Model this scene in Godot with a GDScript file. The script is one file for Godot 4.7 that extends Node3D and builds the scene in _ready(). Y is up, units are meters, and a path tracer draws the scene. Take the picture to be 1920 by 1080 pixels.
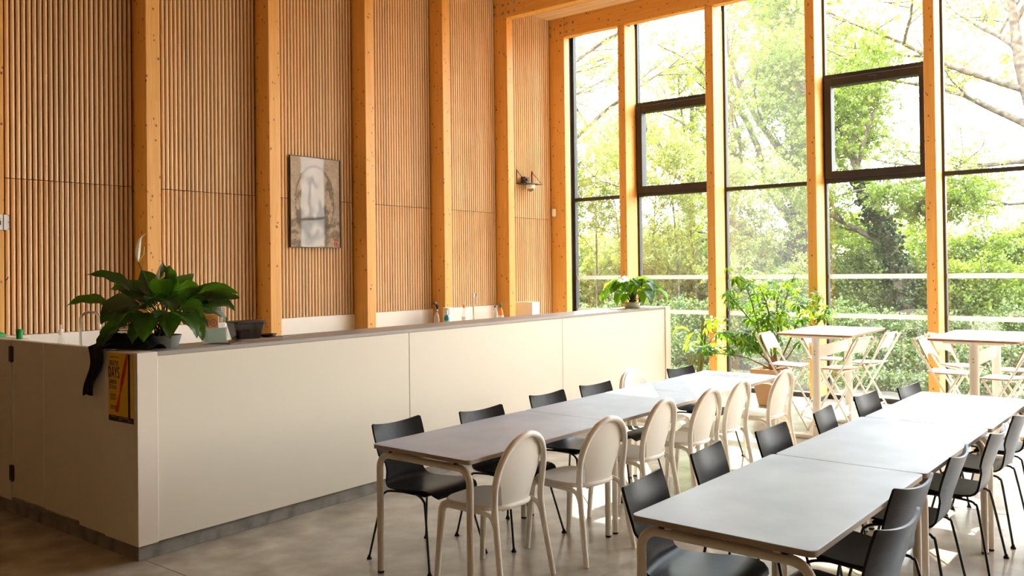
extends Node3D
# A timber hall with a bar counter, two rows of canteen tables and a glazed gable wall onto trees.
# x runs along the window wall (to the right), -z runs along the slatted wall towards the windows, y is up, metres.

const SLAT_X := -7.669          # front of the slats
const WIN_Z := -10.876          # front of the window posts
const GLASS_Z := -11.25
const TOP_Y := 5.60
const WALL_POSTS := [-2.76, -4.108, -5.457, -6.806, -8.150, -9.504]
const WALL_POST_W := 0.14
const WIN_POSTS := [-6.44, -5.055, -3.68, -2.29, -0.905, 0.48, 1.865, 3.25, 4.635]

var M := {}
var taken := {}
var rng := RandomNumberGenerator.new()

# ------------------------------------------------------------------ mesh building
class MB:
	var st := SurfaceTool.new()
	var uvo := Vector2.ZERO
	func _init():
		st.begin(Mesh.PRIMITIVE_TRIANGLES)
		st.set_smooth_group(-1)
	func tri(a: Vector3, b: Vector3, c: Vector3, ua := Vector2.ZERO, ub := Vector2.ZERO, uc := Vector2.ZERO):
		st.set_uv(ua); st.add_vertex(a)
		st.set_uv(uc); st.add_vertex(c)
		st.set_uv(ub); st.add_vertex(b)
	func quad(a: Vector3, b: Vector3, c: Vector3, d: Vector3, ua := Vector2.ZERO, ub := Vector2.ZERO, uc := Vector2.ZERO, ud := Vector2.ZERO):
		tri(a, b, c, ua, ub, uc)
		tri(a, c, d, ua, uc, ud)
	# a convex face turned so that it looks away from centre
	func face(p: Array, centre: Vector3, uv: Callable):
		var n: Vector3 = (p[1] - p[0]).cross(p[2] - p[0])
		var mid := Vector3.ZERO
		for q in p: mid += q
		mid /= p.size()
		if n.dot(mid - centre) < 0.0: p.reverse()
		for k in range(1, p.size() - 1):
			tri(p[0], p[k], p[k + 1], uv.call(p[0], n), uv.call(p[k], n), uv.call(p[k + 1], n))
	func box(c: Vector3, s: Vector3, bevel := 0.0, bs := Basis()):
		st.set_smooth_group(-1)
		var h := s * 0.5
		var b := minf(bevel, minf(h.x, minf(h.y, h.z)) * 0.9)
		var g := 0
		if s.y >= s.x and s.y >= s.z: g = 1
		elif s.z >= s.x: g = 2
		var inv := bs.transposed()
		var off := uvo
		var uv := func(p: Vector3, n: Vector3) -> Vector2:
			var q: Vector3 = inv * (p - c)
			var m: Vector3 = (inv * n).abs()
			var a := 0
			if m.y >= m.x and m.y >= m.z: a = 1
			elif m.z >= m.x: a = 2
			if a == g:
				var o := [(g + 1) % 3, (g + 2) % 3]
				return Vector2(q[o[0]], q[o[1]] * 0.3) + off
			return Vector2(q[3 - g - a] + 0.13 * a, q[g]) + off
		var T := func(x: float, y: float, z: float) -> Vector3: return c + bs * Vector3(x, y, z)
		if b <= 0.0001:
			for ax in 3:
				for sg in [-1.0, 1.0]:
					var u := (ax + 1) % 3
					var w := (ax + 2) % 3
					var pts := []
					for k in [[-1, -1], [1, -1], [1, 1], [-1, 1]]:
						var v := Vector3.ZERO
						v[ax] = sg * h[ax]; v[u] = k[0] * h[u]; v[w] = k[1] * h[w]
						pts.append(c + bs * v)
					face(pts, c, uv)
			return
		for ax in 3:
			var u := (ax + 1) % 3
			var w := (ax + 2) % 3
			for sg in [-1.0, 1.0]:
				var pts := []
				for k in [[-1, -1], [1, -1], [1, 1], [-1, 1]]:
					var v := Vector3.ZERO
					v[ax] = sg * h[ax]; v[u] = k[0] * (h[u] - b); v[w] = k[1] * (h[w] - b)
					pts.append(c + bs * v)
				face(pts, c, uv)
			for su in [-1.0, 1.0]:
				for sw in [-1.0, 1.0]:
					var pts := []
					for k in [[-1, 0], [1, 0], [1, 1], [-1, 1]]:
						var v := Vector3.ZERO
						v[ax] = k[0] * (h[ax] - b)
						v[u] = su * (h[u] - (b if k[1] == 0 else 0.0))
						v[w] = sw * (h[w] - (0.0 if k[1] == 0 else b))
						pts.append(c + bs * v)
					face(pts, c, uv)
		for sx in [-1.0, 1.0]:
			for sy in [-1.0, 1.0]:
				for sz in [-1.0, 1.0]:
					face([T.call(sx * h.x, sy * (h.y - b), sz * (h.z - b)), T.call(sx * (h.x - b), sy * h.y, sz * (h.z - b)), T.call(sx * (h.x - b), sy * (h.y - b), sz * h.z)], c, uv)
	func span(a: Vector3, b: Vector3, bevel := 0.0):
		box((a + b) * 0.5, (b - a).abs(), bevel)
	# swept round bar; r is a number or one per point
	func tube(path: Array, r, sides := 8, caps := true, flat := 1.0):
		var n := path.size()
		var t0: Vector3 = (path[1] - path[0]).normalized()
		var up := Vector3.UP if absf(t0.y) < 0.9 else Vector3.RIGHT
		var x := t0.cross(up).normalized()
		var rings := []
		var run := 0.0
		var lens := []
		for i in n:
			var t: Vector3
			if i == 0: t = t0
			elif i == n - 1: t = (path[n - 1] - path[n - 2]).normalized()
			else: t = ((path[i] - path[i - 1]).normalized() + (path[i + 1] - path[i]).normalized()).normalized()
			x = (x - t * x.dot(t)).normalized()
			var y := t.cross(x)
			var rr: float = r[i] if r is Array else r
			var ring := []
			for k in sides:
				var a := TAU * k / sides
				ring.append(path[i] + x * cos(a) * rr + y * sin(a) * rr * flat)
			rings.append(ring)
			if i > 0: run += path[i].distance_to(path[i - 1])
			lens.append(run)
		st.set_smooth_group(1)
		for i in n - 1:
			for k in sides:
				var k2 := (k + 1) % sides
				var u0 := 0.02 * k
				var u1 := 0.02 * (k + 1)
				quad(rings[i][k], rings[i][k2], rings[i + 1][k2], rings[i + 1][k], Vector2(u0, lens[i]), Vector2(u1, lens[i]), Vector2(u1, lens[i + 1]), Vector2(u0, lens[i + 1]))
		st.set_smooth_group(-1)
		if caps:
			for k in range(1, sides - 1):
				tri(rings[0][0], rings[0][k + 1], rings[0][k])
				tri(rings[n - 1][0], rings[n - 1][k], rings[n - 1][k + 1])
	# profile of Vector2(radius, height)
	func lathe(prof: Array, segs := 16, at := Vector3.ZERO, smooth := true, bs := Basis()):
		st.set_smooth_group(1 if smooth else -1)
		for i in prof.size() - 1:
			for k in segs:
				var a := TAU * k / segs
				var b := TAU * (k + 1) / segs
				var p: Vector2 = prof[i]
				var q: Vector2 = prof[i + 1]
				var p0 := at + bs * Vector3(p.x * cos(a), p.y, -p.x * sin(a))
				var p1 := at + bs * Vector3(p.x * cos(b), p.y, -p.x * sin(b))
				var q0 := at + bs * Vector3(q.x * cos(a), q.y, -q.x * sin(a))
				var q1 := at + bs * Vector3(q.x * cos(b), q.y, -q.x * sin(b))
				if p.x > 0.00001: tri(p0, p1, q1 if q.x > 0.00001 else q0, Vector2(a, p.y), Vector2(b, p.y), Vector2(b, q.y))
				if q.x > 0.00001: tri(p0, q1, q0, Vector2(a, p.y), Vector2(b, q.y), Vector2(a, q.y))
		st.set_smooth_group(-1)
	# a sheet of given thickness through a grid of points (rows of columns)
	func sheet(g: Array, thick: float, uvs := Vector2.ONE):
		var R := g.size()
		var C: int = g[0].size()
		var nrm := []
		for i in R:
			var row := []
			for j in C:
				var du: Vector3 = g[mini(i + 1, R - 1)][j] - g[maxi(i - 1, 0)][j]
				var dv: Vector3 = g[i][mini(j + 1, C - 1)] - g[i][maxi(j - 1, 0)]
				var nn := du.cross(dv)
				row.append(nn.normalized() if nn.length() > 1e-9 else Vector3.UP)
			nrm.append(row)
		var lo := []
		for i in R:
			var row := []
			for j in C: row.append(g[i][j] - nrm[i][j] * thick)
			lo.append(row)
		for i in R - 1:
			for j in C - 1:
				var a := Vector2(float(i) / (R - 1), float(j) / (C - 1)) * uvs
				var b := Vector2(float(i + 1) / (R - 1), float(j + 1) / (C - 1)) * uvs
				st.set_smooth_group(1)
				quad(g[i][j], g[i + 1][j], g[i + 1][j + 1], g[i][j + 1], a, Vector2(b.x, a.y), b, Vector2(a.x, b.y))
				if thick != 0.0:
					st.set_smooth_group(2)
					quad(lo[i][j], lo[i][j + 1], lo[i + 1][j + 1], lo[i + 1][j], a, Vector2(a.x, b.y), b, Vector2(b.x, a.y))
		st.set_smooth_group(3)
		if thick != 0.0:
			for i in R - 1:
				quad(g[i][0], lo[i][0], lo[i + 1][0], g[i + 1][0])
				quad(g[i + 1][C - 1], lo[i + 1][C - 1], lo[i][C - 1], g[i][C - 1])
			for j in C - 1:
				quad(g[0][j + 1], lo[0][j + 1], lo[0][j], g[0][j])
				quad(g[R - 1][j], lo[R - 1][j], lo[R - 1][j + 1], g[R - 1][j + 1])
		st.set_smooth_group(-1)
	# outline in the transform's xy plane, thickness along its z, edges chamfered a little
	func slab(outline: PackedVector2Array, tf: Transform3D, thick: float, bevel := 0.0):
		st.set_smooth_group(-1)
		var pts := outline
		if Geometry2D.is_polygon_clockwise(pts):
			pts = pts.duplicate(); pts.reverse()
		var inner := pts
		if bevel > 0.0:
			var grown := Geometry2D.offset_polygon(pts, -bevel)
			if grown.size() == 1 and grown[0].size() == pts.size():
				inner = grown[0]
				if Geometry2D.is_polygon_clockwise(inner): inner.reverse()
				var best := 0
				for k in inner.size():
					if inner[k].distance_to(pts[0]) < inner[best].distance_to(pts[0]): best = k
				var turned := PackedVector2Array()
				for k in inner.size(): turned.append(inner[(best + k) % inner.size()])
				inner = turned
			else: bevel = 0.0
		var idx := Geometry2D.triangulate_polygon(inner)
		var n := pts.size()
		for k in range(0, idx.size(), 3):
			var q := [inner[idx[k]], inner[idx[k + 1]], inner[idx[k + 2]]]
			if (q[1] - q[0]).cross(q[2] - q[0]) < 0.0: q.reverse()
			tri(tf * Vector3(q[0].x, q[0].y, thick), tf * Vector3(q[1].x, q[1].y, thick), tf * Vector3(q[2].x, q[2].y, thick), q[0] + uvo, q[1] + uvo, q[2] + uvo)
			tri(tf * Vector3(q[0].x, q[0].y, 0), tf * Vector3(q[2].x, q[2].y, 0), tf * Vector3(q[1].x, q[1].y, 0), q[0] + uvo, q[2] + uvo, q[1] + uvo)
		var run := 0.0
		for k in n:
			var a := pts[k]
			var b := pts[(k + 1) % n]
			var ia := inner[k] if bevel > 0.0 else a
			var ib := inner[(k + 1) % n] if bevel > 0.0 else b
			var l := a.distance_to(b)
			quad(tf * Vector3(a.x, a.y, bevel), tf * Vector3(b.x, b.y, bevel), tf * Vector3(b.x, b.y, thick - bevel), tf * Vector3(a.x, a.y, thick - bevel), Vector2(run, 0), Vector2(run + l, 0), Vector2(run + l, thick), Vector2(run, thick))
			if bevel > 0.0:
				quad(tf * Vector3(a.x, a.y, thick - bevel), tf * Vector3(b.x, b.y, thick - bevel), tf * Vector3(ib.x, ib.y, thick), tf * Vector3(ia.x, ia.y, thick), a + uvo, b + uvo, ib + uvo, ia + uvo)
				quad(tf * Vector3(ia.x, ia.y, 0), tf * Vector3(ib.x, ib.y, 0), tf * Vector3(b.x, b.y, bevel), tf * Vector3(a.x, a.y, bevel), ia + uvo, ib + uvo, b + uvo, a + uvo)
			run += l
	func done() -> ArrayMesh:
		st.generate_normals()
		st.index()
		return st.commit()

func rounded(w: float, h: float, r: float, seg := 5) -> PackedVector2Array:
	var o := PackedVector2Array()
	for q in [[1, 1, 0.0], [-1, 1, PI / 2], [-1, -1, PI], [1, -1, PI * 1.5]]:
		for k in seg + 1:
			var a: float = q[2] + PI / 2 * k / seg
			o.append(Vector2(q[0] * (w / 2 - r) + r * cos(a), q[1] * (h / 2 - r) + r * sin(a)))
	return o

# smooth curve through points
func curve(pts: Array, per := 6) -> Array:
	var out := []
	var n := pts.size()
	for i in n - 1:
		var a = pts[maxi(i - 1, 0)]
		var b = pts[i]
		var c = pts[i + 1]
		var d = pts[mini(i + 2, n - 1)]
		for k in per:
			var t := float(k) / per
			out.append(0.5 * ((2.0 * b) + (c - a) * t + (2.0 * a - 5.0 * b + 4.0 * c - d) * t * t + (3.0 * b - a - 3.0 * c + d) * t * t * t))
	out.append(pts[n - 1])
	return out

# ------------------------------------------------------------------ objects
func numbered(called: String) -> String:
	var n: int = taken.get(called, 0)
	taken[called] = n + 1
	return called if n == 0 else "%s_%03d" % [called, n]

func tag(o: Node3D, label: String, category: String, group := "") -> Node3D:
	o.set_meta("label", label)
	o.set_meta("category", category)
	if group: o.set_meta("group", group)
	return o

func thing(called: String, label: String, category: String, at := Vector3.ZERO, turn := 0.0, group := "") -> Node3D:
	var o := Node3D.new()
	o.name = numbered(called)
	add_child(o)
	o.position = at
	o.rotation.y = turn
	return tag(o, label, category, group)

func inst(called: String, mesh: Mesh, mat: Material, parent: Node3D = null, tf := Transform3D()) -> MeshInstance3D:
	var o := MeshInstance3D.new()
	o.name = called if parent else numbered(called)
	o.mesh = mesh
	o.material_override = mat
	o.transform = tf
	(parent if parent else self).add_child(o, true)
	return o

func obj(called: String, mb: MB, mat: Material, parent: Node3D = null, tf := Transform3D()) -> MeshInstance3D:
	return inst(called, mb.done(), mat, parent, tf)

func struct(called: String, mb: MB, mat: Material, parent: Node3D = null) -> MeshInstance3D:
	var o := obj(called, mb, mat, parent)
	if parent == null: o.set_meta("kind", "structure")
	return o

func copy(src: Node3D, at: Vector3, turn: float, label: String, group := "") -> Node3D:
	var o: Node3D = src.duplicate()
	o.name = numbered(String(src.name).split("_00")[0])
	add_child(o)
	o.position = at
	o.rotation.y = turn
	o.set_meta("label", label)
	if group: o.set_meta("group", group)
	return o

func at(p: Vector3, turn := 0.0) -> Transform3D:
	return Transform3D(Basis(Vector3.UP, turn), p)

# ------------------------------------------------------------------ materials
func mat(called: String, c: Color, rough := 0.6, metal := 0.0) -> StandardMaterial3D:
	var m := StandardMaterial3D.new()
	m.resource_name = called
	m.albedo_color = c
	m.roughness = rough
	m.metallic = metal
	M[called] = m
	return m

func noise(freq: float, s: int, oct := 3) -> FastNoiseLite:
	var n := FastNoiseLite.new()
	n.seed = s
	n.frequency = freq
	n.fractal_octaves = oct
	n.noise_type = FastNoiseLite.TYPE_SIMPLEX_SMOOTH
	return n

# tileable noise picture coloured by a ramp
func ramp_tex(size: int, freq: float, s: int, cols: Array, oct := 4) -> NoiseTexture2D:
	var t := NoiseTexture2D.new()
	t.width = size; t.height = size
	t.seamless = true
	t.noise = noise(freq, s, oct)
	var g := Gradient.new()
	g.offsets = PackedFloat32Array(range(cols.size()).map(func(k): return float(k) / (cols.size() - 1)))
	g.colors = PackedColorArray(cols)
	t.color_ramp = g
	return t

# sawn spruce: straight grain, glue lines and dark knots with a halo; tile is wide x tall metres
func timber_tex(s: int, light: Color, dark: Color, knot: Color, knots: int, w := 256, h := 1024, wide := 0.5, tall := 3.2) -> ImageTexture:
	var r := RandomNumberGenerator.new()
	r.seed = s
	var a := noise(0.045, s, 4).get_image(w, 64)
	a.resize(w, h, Image.INTERPOLATE_CUBIC)
	var b := noise(0.012, s + 1, 2).get_image(w, 128)
	b.resize(w, h, Image.INTERPOLATE_CUBIC)
	a.convert(Image.FORMAT_L8); b.convert(Image.FORMAT_L8)
	var pa := a.get_data()
	var pb := b.get_data()
	var out := PackedByteArray()
	out.resize(w * h * 3)
	var k := 0
	for i in w * h:
		var x := i % w
		var g := pa[i] / 255.0
		var t := 0.62 * g + 0.38 * pb[i] / 255.0
		t = clampf(0.5 + 0.5 * sin(x * 0.62 + pb[i] * 0.11) * 0.35 + (t - 0.5) * 0.9, 0.0, 1.0)
		var c := dark.lerp(light, t)
		out[k] = c.r8; out[k + 1] = c.g8; out[k + 2] = c.b8
		k += 3
	for n in knots:
		var cx := r.randf() * w
		var cy := r.randf() * h
		var rx := r.randf_range(0.003, 0.008) / wide * w
		var ry := r.randf_range(0.004, 0.012) / tall * h
		var hx := rx * 2.6
		var hy := ry * 4.5
		for yy in range(int(cy - hy), int(cy + hy) + 1):
			for xx in range(int(cx - hx), int(cx + hx) + 1):
				var d := Vector2((xx - cx) / rx, (yy - cy) / ry).length()
				var halo := clampf(1.0 - Vector2((xx - cx) / hx, (yy - cy) / hy).length(), 0.0, 1.0)
				var f := clampf(1.5 - d, 0.0, 1.0)
				var q := (posmod(yy, h) * w + posmod(xx, w)) * 3
				var c := Color8(out[q], out[q + 1], out[q + 2]).lerp(dark, halo * 0.55).lerp(knot, f)
				out[q] = c.r8; out[q + 1] = c.g8; out[q + 2] = c.b8
	var im := Image.create_from_data(w, h, false, Image.FORMAT_RGB8, out)
	return ImageTexture.create_from_image(im)

func make_materials():
	var tm := mat("spruce", Color.WHITE, 0.55)
	tm.albedo_texture = timber_tex(11, Color(0.945, 0.725, 0.385), Color(0.86, 0.61, 0.28), Color(0.36, 0.19, 0.08), 60)
	tm.uv1_scale = Vector3(1.0 / 0.5, 1.0 / 3.2, 1)
	var sl := timber_tex(23, Color(0.975, 0.875, 0.72), Color(0.915, 0.775, 0.60), Color(0.55, 0.34, 0.2), 0, 128, 512, 0.25, 3.2)
	for k in 3:
		var m := mat("slat_%d" % k, [Color(1, 1, 1), Color(0.95, 0.94, 0.93), Color(1.0, 0.97, 0.93)][k], 0.6)
		m.albedo_texture = sl
		m.uv1_scale = Vector3(4, 1 / 3.2, 1)
	mat("slat_back", Color(0.45, 0.28, 0.17), 0.9)
	var cm := mat("concrete", Color.WHITE, 0.22)
	cm.albedo_texture = ramp_tex(1024, 0.008, 5, [Color(0.60, 0.56, 0.50), Color(0.79, 0.75, 0.68)], 7)
	cm.roughness_texture = ramp_tex(512, 0.012, 9, [Color(0.85, 0.85, 0.85), Color(1, 1, 1)], 4)
	cm.uv1_triplanar = true
	cm.uv1_world_triplanar = true
	cm.uv1_scale = Vector3(0.33, 0.33, 0.33)
	var pl := mat("plinth_concrete", Color.WHITE, 0.8)
	pl.albedo_texture = ramp_tex(256, 0.02, 6, [Color(0.42, 0.41, 0.39), Color(0.55, 0.54, 0.51), Color(0.62, 0.61, 0.58)], 5)
	pl.uv1_triplanar = true
	pl.uv1_world_triplanar = true
	mat("counter_white", Color(0.885, 0.86, 0.79), 0.6)
	mat("worktop_grey", Color(0.60, 0.58, 0.55), 0.4)
	mat("splash_white", Color(0.94, 0.92, 0.88), 0.3)
	var tt := mat("table_grey", Color.WHITE, 0.46)
	tt.albedo_texture = ramp_tex(512, 0.006, 31, [Color(0.625, 0.655, 0.695), Color(0.70, 0.728, 0.765)], 4)
	tt.roughness_texture = ramp_tex(256, 0.01, 32, [Color(0.75, 0.75, 0.75), Color(1, 1, 1)], 3)
	tt.uv1_scale = Vector3(0.7, 0.7, 1)
	tt.metallic_specular = 0.42
	mat("table_edge", Color(0.62, 0.56, 0.50), 0.6)
	mat("table_leg", Color(0.87, 0.84, 0.78), 0.42)
	var bp := mat("black_ply", Color.WHITE, 0.35)
	bp.albedo_texture = timber_tex(41, Color(0.16, 0.157, 0.153), Color(0.105, 0.103, 0.10), Color(0.1, 0.1, 0.1), 0, 128, 256, 0.4, 0.8)
	bp.uv1_scale = Vector3(1, 1, 1)
	bp.metallic_specular = 0.23
	mat("black_metal", Color(0.10, 0.095, 0.09), 0.45)
	mat("black_rubber", Color(0.07, 0.065, 0.06), 0.8)
	mat("white_plastic", Color(0.95, 0.93, 0.88), 0.42)
	mat("stool_white", Color(0.93, 0.91, 0.87), 0.35)
	mat("ply_edge", Color(0.70, 0.48, 0.28), 0.6)
	mat("frame_dark", Color(0.185, 0.17, 0.158), 0.5)
	var gl := mat("window_glass", Color(1, 1, 1, 0.015), 0.0)
	gl.transparency = BaseMaterial3D.TRANSPARENCY_ALPHA
	gl.backlight_enabled = true
	gl.backlight = Color(0.026, 0.026, 0.026)
	var g2 := mat("dusty_glass", Color(1, 1, 1, 0.03), 0.0)
	g2.transparency = BaseMaterial3D.TRANSPARENCY_ALPHA
	g2.backlight_enabled = true
	g2.backlight = Color(0.13, 0.135, 0.135)
	mat("chrome", Color(0.82, 0.82, 0.83), 0.12, 1.0)
	mat("steel", Color(0.62, 0.61, 0.60), 0.35, 1.0)
	mat("hinge_grey", Color(0.30, 0.27, 0.25), 0.5, 0.6)
	mat("wall_plain", Color(0.86, 0.74, 0.58), 0.7)
	mat("joint_filler", Color(0.20, 0.18, 0.16), 0.8)
	mat("wall_dark", Color(0.68, 0.56, 0.43), 0.7)
	mat("terracotta", Color(0.80, 0.64, 0.47), 0.85)
	mat("soil", Color(0.22, 0.15, 0.10), 0.95)
	mat("black_cloth", Color(0.045, 0.042, 0.04), 0.95)

func leaf_mat(called: String, c: Color, back: Color, rough := 0.4, tinted := false) -> StandardMaterial3D:
	var m := mat(called, c, rough)
	m.backlight_enabled = true
	m.backlight = back
	m.cull_mode = BaseMaterial3D.CULL_DISABLED
	m.vertex_color_use_as_albedo = tinted
	if not tinted:
		m.normal_enabled = true
		m.normal_texture = vein_tex()
		m.normal_scale = 0.8
	return m

# relief of a broad leaf: midrib and curved side veins (u along the blade, v across)
var vein_cache: ImageTexture
func vein_tex() -> ImageTexture:
	if vein_cache: return vein_cache
	var im := Image.create(256, 128, false, Image.FORMAT_L8)
	for y in 128:
		for x in 256:
			var v := absf(y / 63.5 - 1.0)
			var side := 0.5 + 0.5 * sin((x / 256.0 - 0.22 * v) * TAU * 15.0)
			var h := 0.45 + 0.30 * side * minf(1.0, v * 4.0) - 0.35 * clampf(1.0 - v * 14.0, 0.0, 1.0)
			im.set_pixel(x, y, Color(h, h, h))
	im.convert(Image.FORMAT_RGBA8)
	im.bump_map_to_normal_map(6.0)
	vein_cache = ImageTexture.create_from_image(im)
	return vein_cache

# ------------------------------------------------------------------ camera, sky, sun
func set_view():
	var f := 1594.0
	var cam := Camera3D.new()
	cam.name = "camera"
	cam.position = Vector3(0, 1.72, 0)
	cam.basis = Basis(Vector3.UP, deg_to_rad(37.88)) * Basis(Vector3.RIGHT, deg_to_rad(0.564)) * Basis(Vector3.BACK, deg_to_rad(-0.68))
	cam.near = 0.05
	cam.far = 600.0
	cam.set_frustum(1080.0 / f * 0.05, Vector2(0, -50.0 / f * 0.05), 0.05, 600.0)
	add_child(cam)
	cam.current = true
	var env := Environment.new()
	env.background_mode = Environment.BG_SKY
	var sky := Sky.new()
	var sm := ProceduralSkyMaterial.new()
	sm.sky_top_color = Color(0.78, 0.86, 0.94)
	sm.sky_horizon_color = Color(0.975, 0.965, 0.93)
	sm.sky_curve = 0.25
	sm.sky_energy_multiplier = 3.15
	sm.ground_bottom_color = Color(0.30, 0.33, 0.22)
	sm.ground_horizon_color = Color(0.80, 0.83, 0.80)
	sm.ground_energy_multiplier = 1.0
	sm.sun_angle_max = 1.0
	sky.sky_material = sm
	env.sky = sky
	env.tonemap_mode = Environment.TONE_MAPPER_LINEAR
	env.tonemap_exposure = 1.68
	env.sdfgi_enabled = true
	env.ssao_enabled = true
	env.ssil_enabled = true
	var we := WorldEnvironment.new()
	we.name = "surroundings"
	we.environment = env
	add_child(we)
	# morning sun through the gable glazing: light travels to the right and into the room, 35.6 degrees high
	var sun := DirectionalLight3D.new()
	sun.name = "sun"
	var el := deg_to_rad(35.6)
	var az := deg_to_rad(33.0)
	sun.basis = Basis.looking_at(Vector3(cos(el) * sin(az), -sin(el), cos(el) * cos(az)))
	sun.light_color = Color(1.0, 0.95, 0.88)
	sun.light_energy = 5.6
	sun.light_angular_distance = 0.55
	sun.shadow_enabled = true
	add_child(sun)

# ------------------------------------------------------------------ room shell
func build_shell():
	# floor of power-floated concrete, cut into 4 m fields
	var fl := Node3D.new()
	fl.name = "floor"
	fl.set_meta("kind", "structure")
	add_child(fl)
	var b := MB.new()
	b.span(Vector3(-8.0, -0.30, -11.3), Vector3(6.2, -0.005, 8.2))
	obj("screed", b, M.joint_filler, fl)
	var xs := [-8.0, -6.56, -2.56, 1.44, 6.2]
	var zs := [-11.3, -10.68, -6.68, -2.68, 1.32, 5.32, 8.2]
	for i in xs.size() - 1:
		for j in zs.size() - 1:
			b = MB.new()
			b.span(Vector3(xs[i] + 0.0025, -0.014, zs[j] + 0.0025), Vector3(xs[i + 1] - 0.0025, 0.0, zs[j + 1] - 0.0025), 0.0006)
			obj("floor_slab", b, M.concrete, fl)
	# wall behind the slats, off-frame right and rear walls
	b = MB.new()
	b.span(Vector3(-8.0, 0, -11.3), Vector3(-7.735, TOP_Y + 0.3, 8.2))
	struct("wall_left", b, M.wall_dark)
	b = MB.new()
	b.span(Vector3(6.0, 0, -11.3), Vector3(6.2, TOP_Y + 0.3, 8.2))
	struct("wall_right", b, M.wall_dark)
	b = MB.new()
	b.span(Vector3(-7.735, 0, 8.0), Vector3(6.0, TOP_Y + 0.3, 8.2))
	struct("wall_back", b, M.wall_dark)
	# ceiling boarding with slats in the last bay, where it comes into view
	b = MB.new()
	b.span(Vector3(-8.0, TOP_Y + 0.03, -11.3), Vector3(6.2, TOP_Y + 0.3, 8.2))
	var ce := struct("ceiling", b, M.wall_plain)
	var sm := slat_mesh(13.6, Vector3(0, 0, 0))
	var turned := Basis(Vector3(0, 0, 1), Vector3(1, 0, 0), Vector3(0, -1, 0))
	for k in 26:
		if k == 17: continue
		inst("ceiling_slat", sm, M["slat_%d" % (k % 3)], ce, Transform3D(Basis(Vector3(0, -1, 0), Vector3(1, 0, 0), Vector3(0, 0, 1)), Vector3(-7.67, TOP_Y + 0.03, -9.69 - 0.0455 * k)))

# a half-round slat standing on y, its back at x = 0, bulging to +x
func slat_mesh(h: float, o := Vector3.ZERO) -> ArrayMesh:
	var b := MB.new()
	var w := 0.0135
	var prof := [Vector2(0, w), Vector2(0.013, w), Vector2(0.020, w * 0.82), Vector2(0.0245, w * 0.45), Vector2(0.025, 0), Vector2(0.0245, -w * 0.45), Vector2(0.020, -w * 0.82), Vector2(0.013, -w), Vector2(0, -w)]
	b.st.set_smooth_group(1)
	for k in prof.size() - 1:
		var p: Vector2 = prof[k]
		var q: Vector2 = prof[k + 1]
		var u := 0.015 * k
		b.quad(o + Vector3(p.x, 0, p.y), o + Vector3(p.x, h, p.y), o + Vector3(q.x, h, q.y), o + Vector3(q.x, 0, q.y), Vector2(u, 0), Vector2(u, h), Vector2(u + 0.015, h), Vector2(u + 0.015, 0))
	b.st.set_smooth_group(-1)
	for k in range(1, prof.size() - 1):
		for y in [0.0, h]:
			var p0 := o + Vector3(prof[0].x, y, prof[0].y)
			var p1 := o + Vector3(prof[k].x, y, prof[k].y)
			var p2 := o + Vector3(prof[k + 1].x, y, prof[k + 1].y)
			if y > 0.0: b.tri(p0, p2, p1)
			else: b.tri(p0, p1, p2)
	return b.done()

func ordinal(k: int) -> String:
	return ["first", "second", "third", "fourth", "fifth", "sixth", "seventh", "eighth", "ninth"][k]

func build_slat_wall():
	for i in 6:
		var z0: float = WALL_POSTS[i] - WALL_POST_W
		var z1: float = WALL_POSTS[i + 1] if i < 5 else WIN_Z
		var seam := 2.537 if i < 5 else 2.493
		for up in 2:
			var y0 := seam + 0.003 if up else (1.222 if i < 5 else 0.10)
			var y1 := TOP_Y + 0.03 if up else seam - 0.003
			var place := "in the %s bay from the left" % ordinal(i)
			if i == 2: place = ("hung with the upper half of the framed picture" if up else "under the framed picture")
			if i == 5: place = ("carrying the dome camera" if up else "in the narrow-looking bay next to the windows")
			var t := thing("slatted_panel", "%s slatted timber wall panel %s" % ["upper" if up else "lower", place], "wall panel", Vector3(SLAT_X - 0.025, y0, (z0 + z1) * 0.5), 0.0, "slatted wall panels")
			var b := MB.new()
			b.span(Vector3(-0.039, 0, -absf(z1 - z0) * 0.5), Vector3(0, y1 - y0, absf(z1 - z0) * 0.5))
			obj("backing", b, M.slat_back, t)
			var n := 27 if i < 5 else 24
			var m := slat_mesh(y1 - y0 - (0.004 if up else 0.0))
			var stub: ArrayMesh = null
			var pitch := absf(z1 - z0) / (n + 0.35)
			for k in n:
				inst("slat", m, M["slat_%d" % (rng.randi() % 3)], t, Transform3D(Basis(), Vector3(0, 0, absf(z1 - z0) * 0.5 - pitch * (k + 0.68))))

# a planed glulam post or beam, with its own stretch of grain
func glulam(a: Vector3, c: Vector3, bevel := 0.006) -> MB:
	var b := MB.new()
	b.uvo = Vector2(rng.randf() * 4.0, rng.randf() * 4.0)
	b.span(a, c, bevel)
	return b

func bolt_mesh() -> ArrayMesh:
	var b := MB.new()
	b.lathe([Vector2(0, 0.010), Vector2(0.010, 0.009), Vector2(0.013, 0.004), Vector2(0.021, 0.0035), Vector2(0.022, 0), Vector2(0, 0)], 12, Vector3.ZERO, false)
	return b.done()

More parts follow.
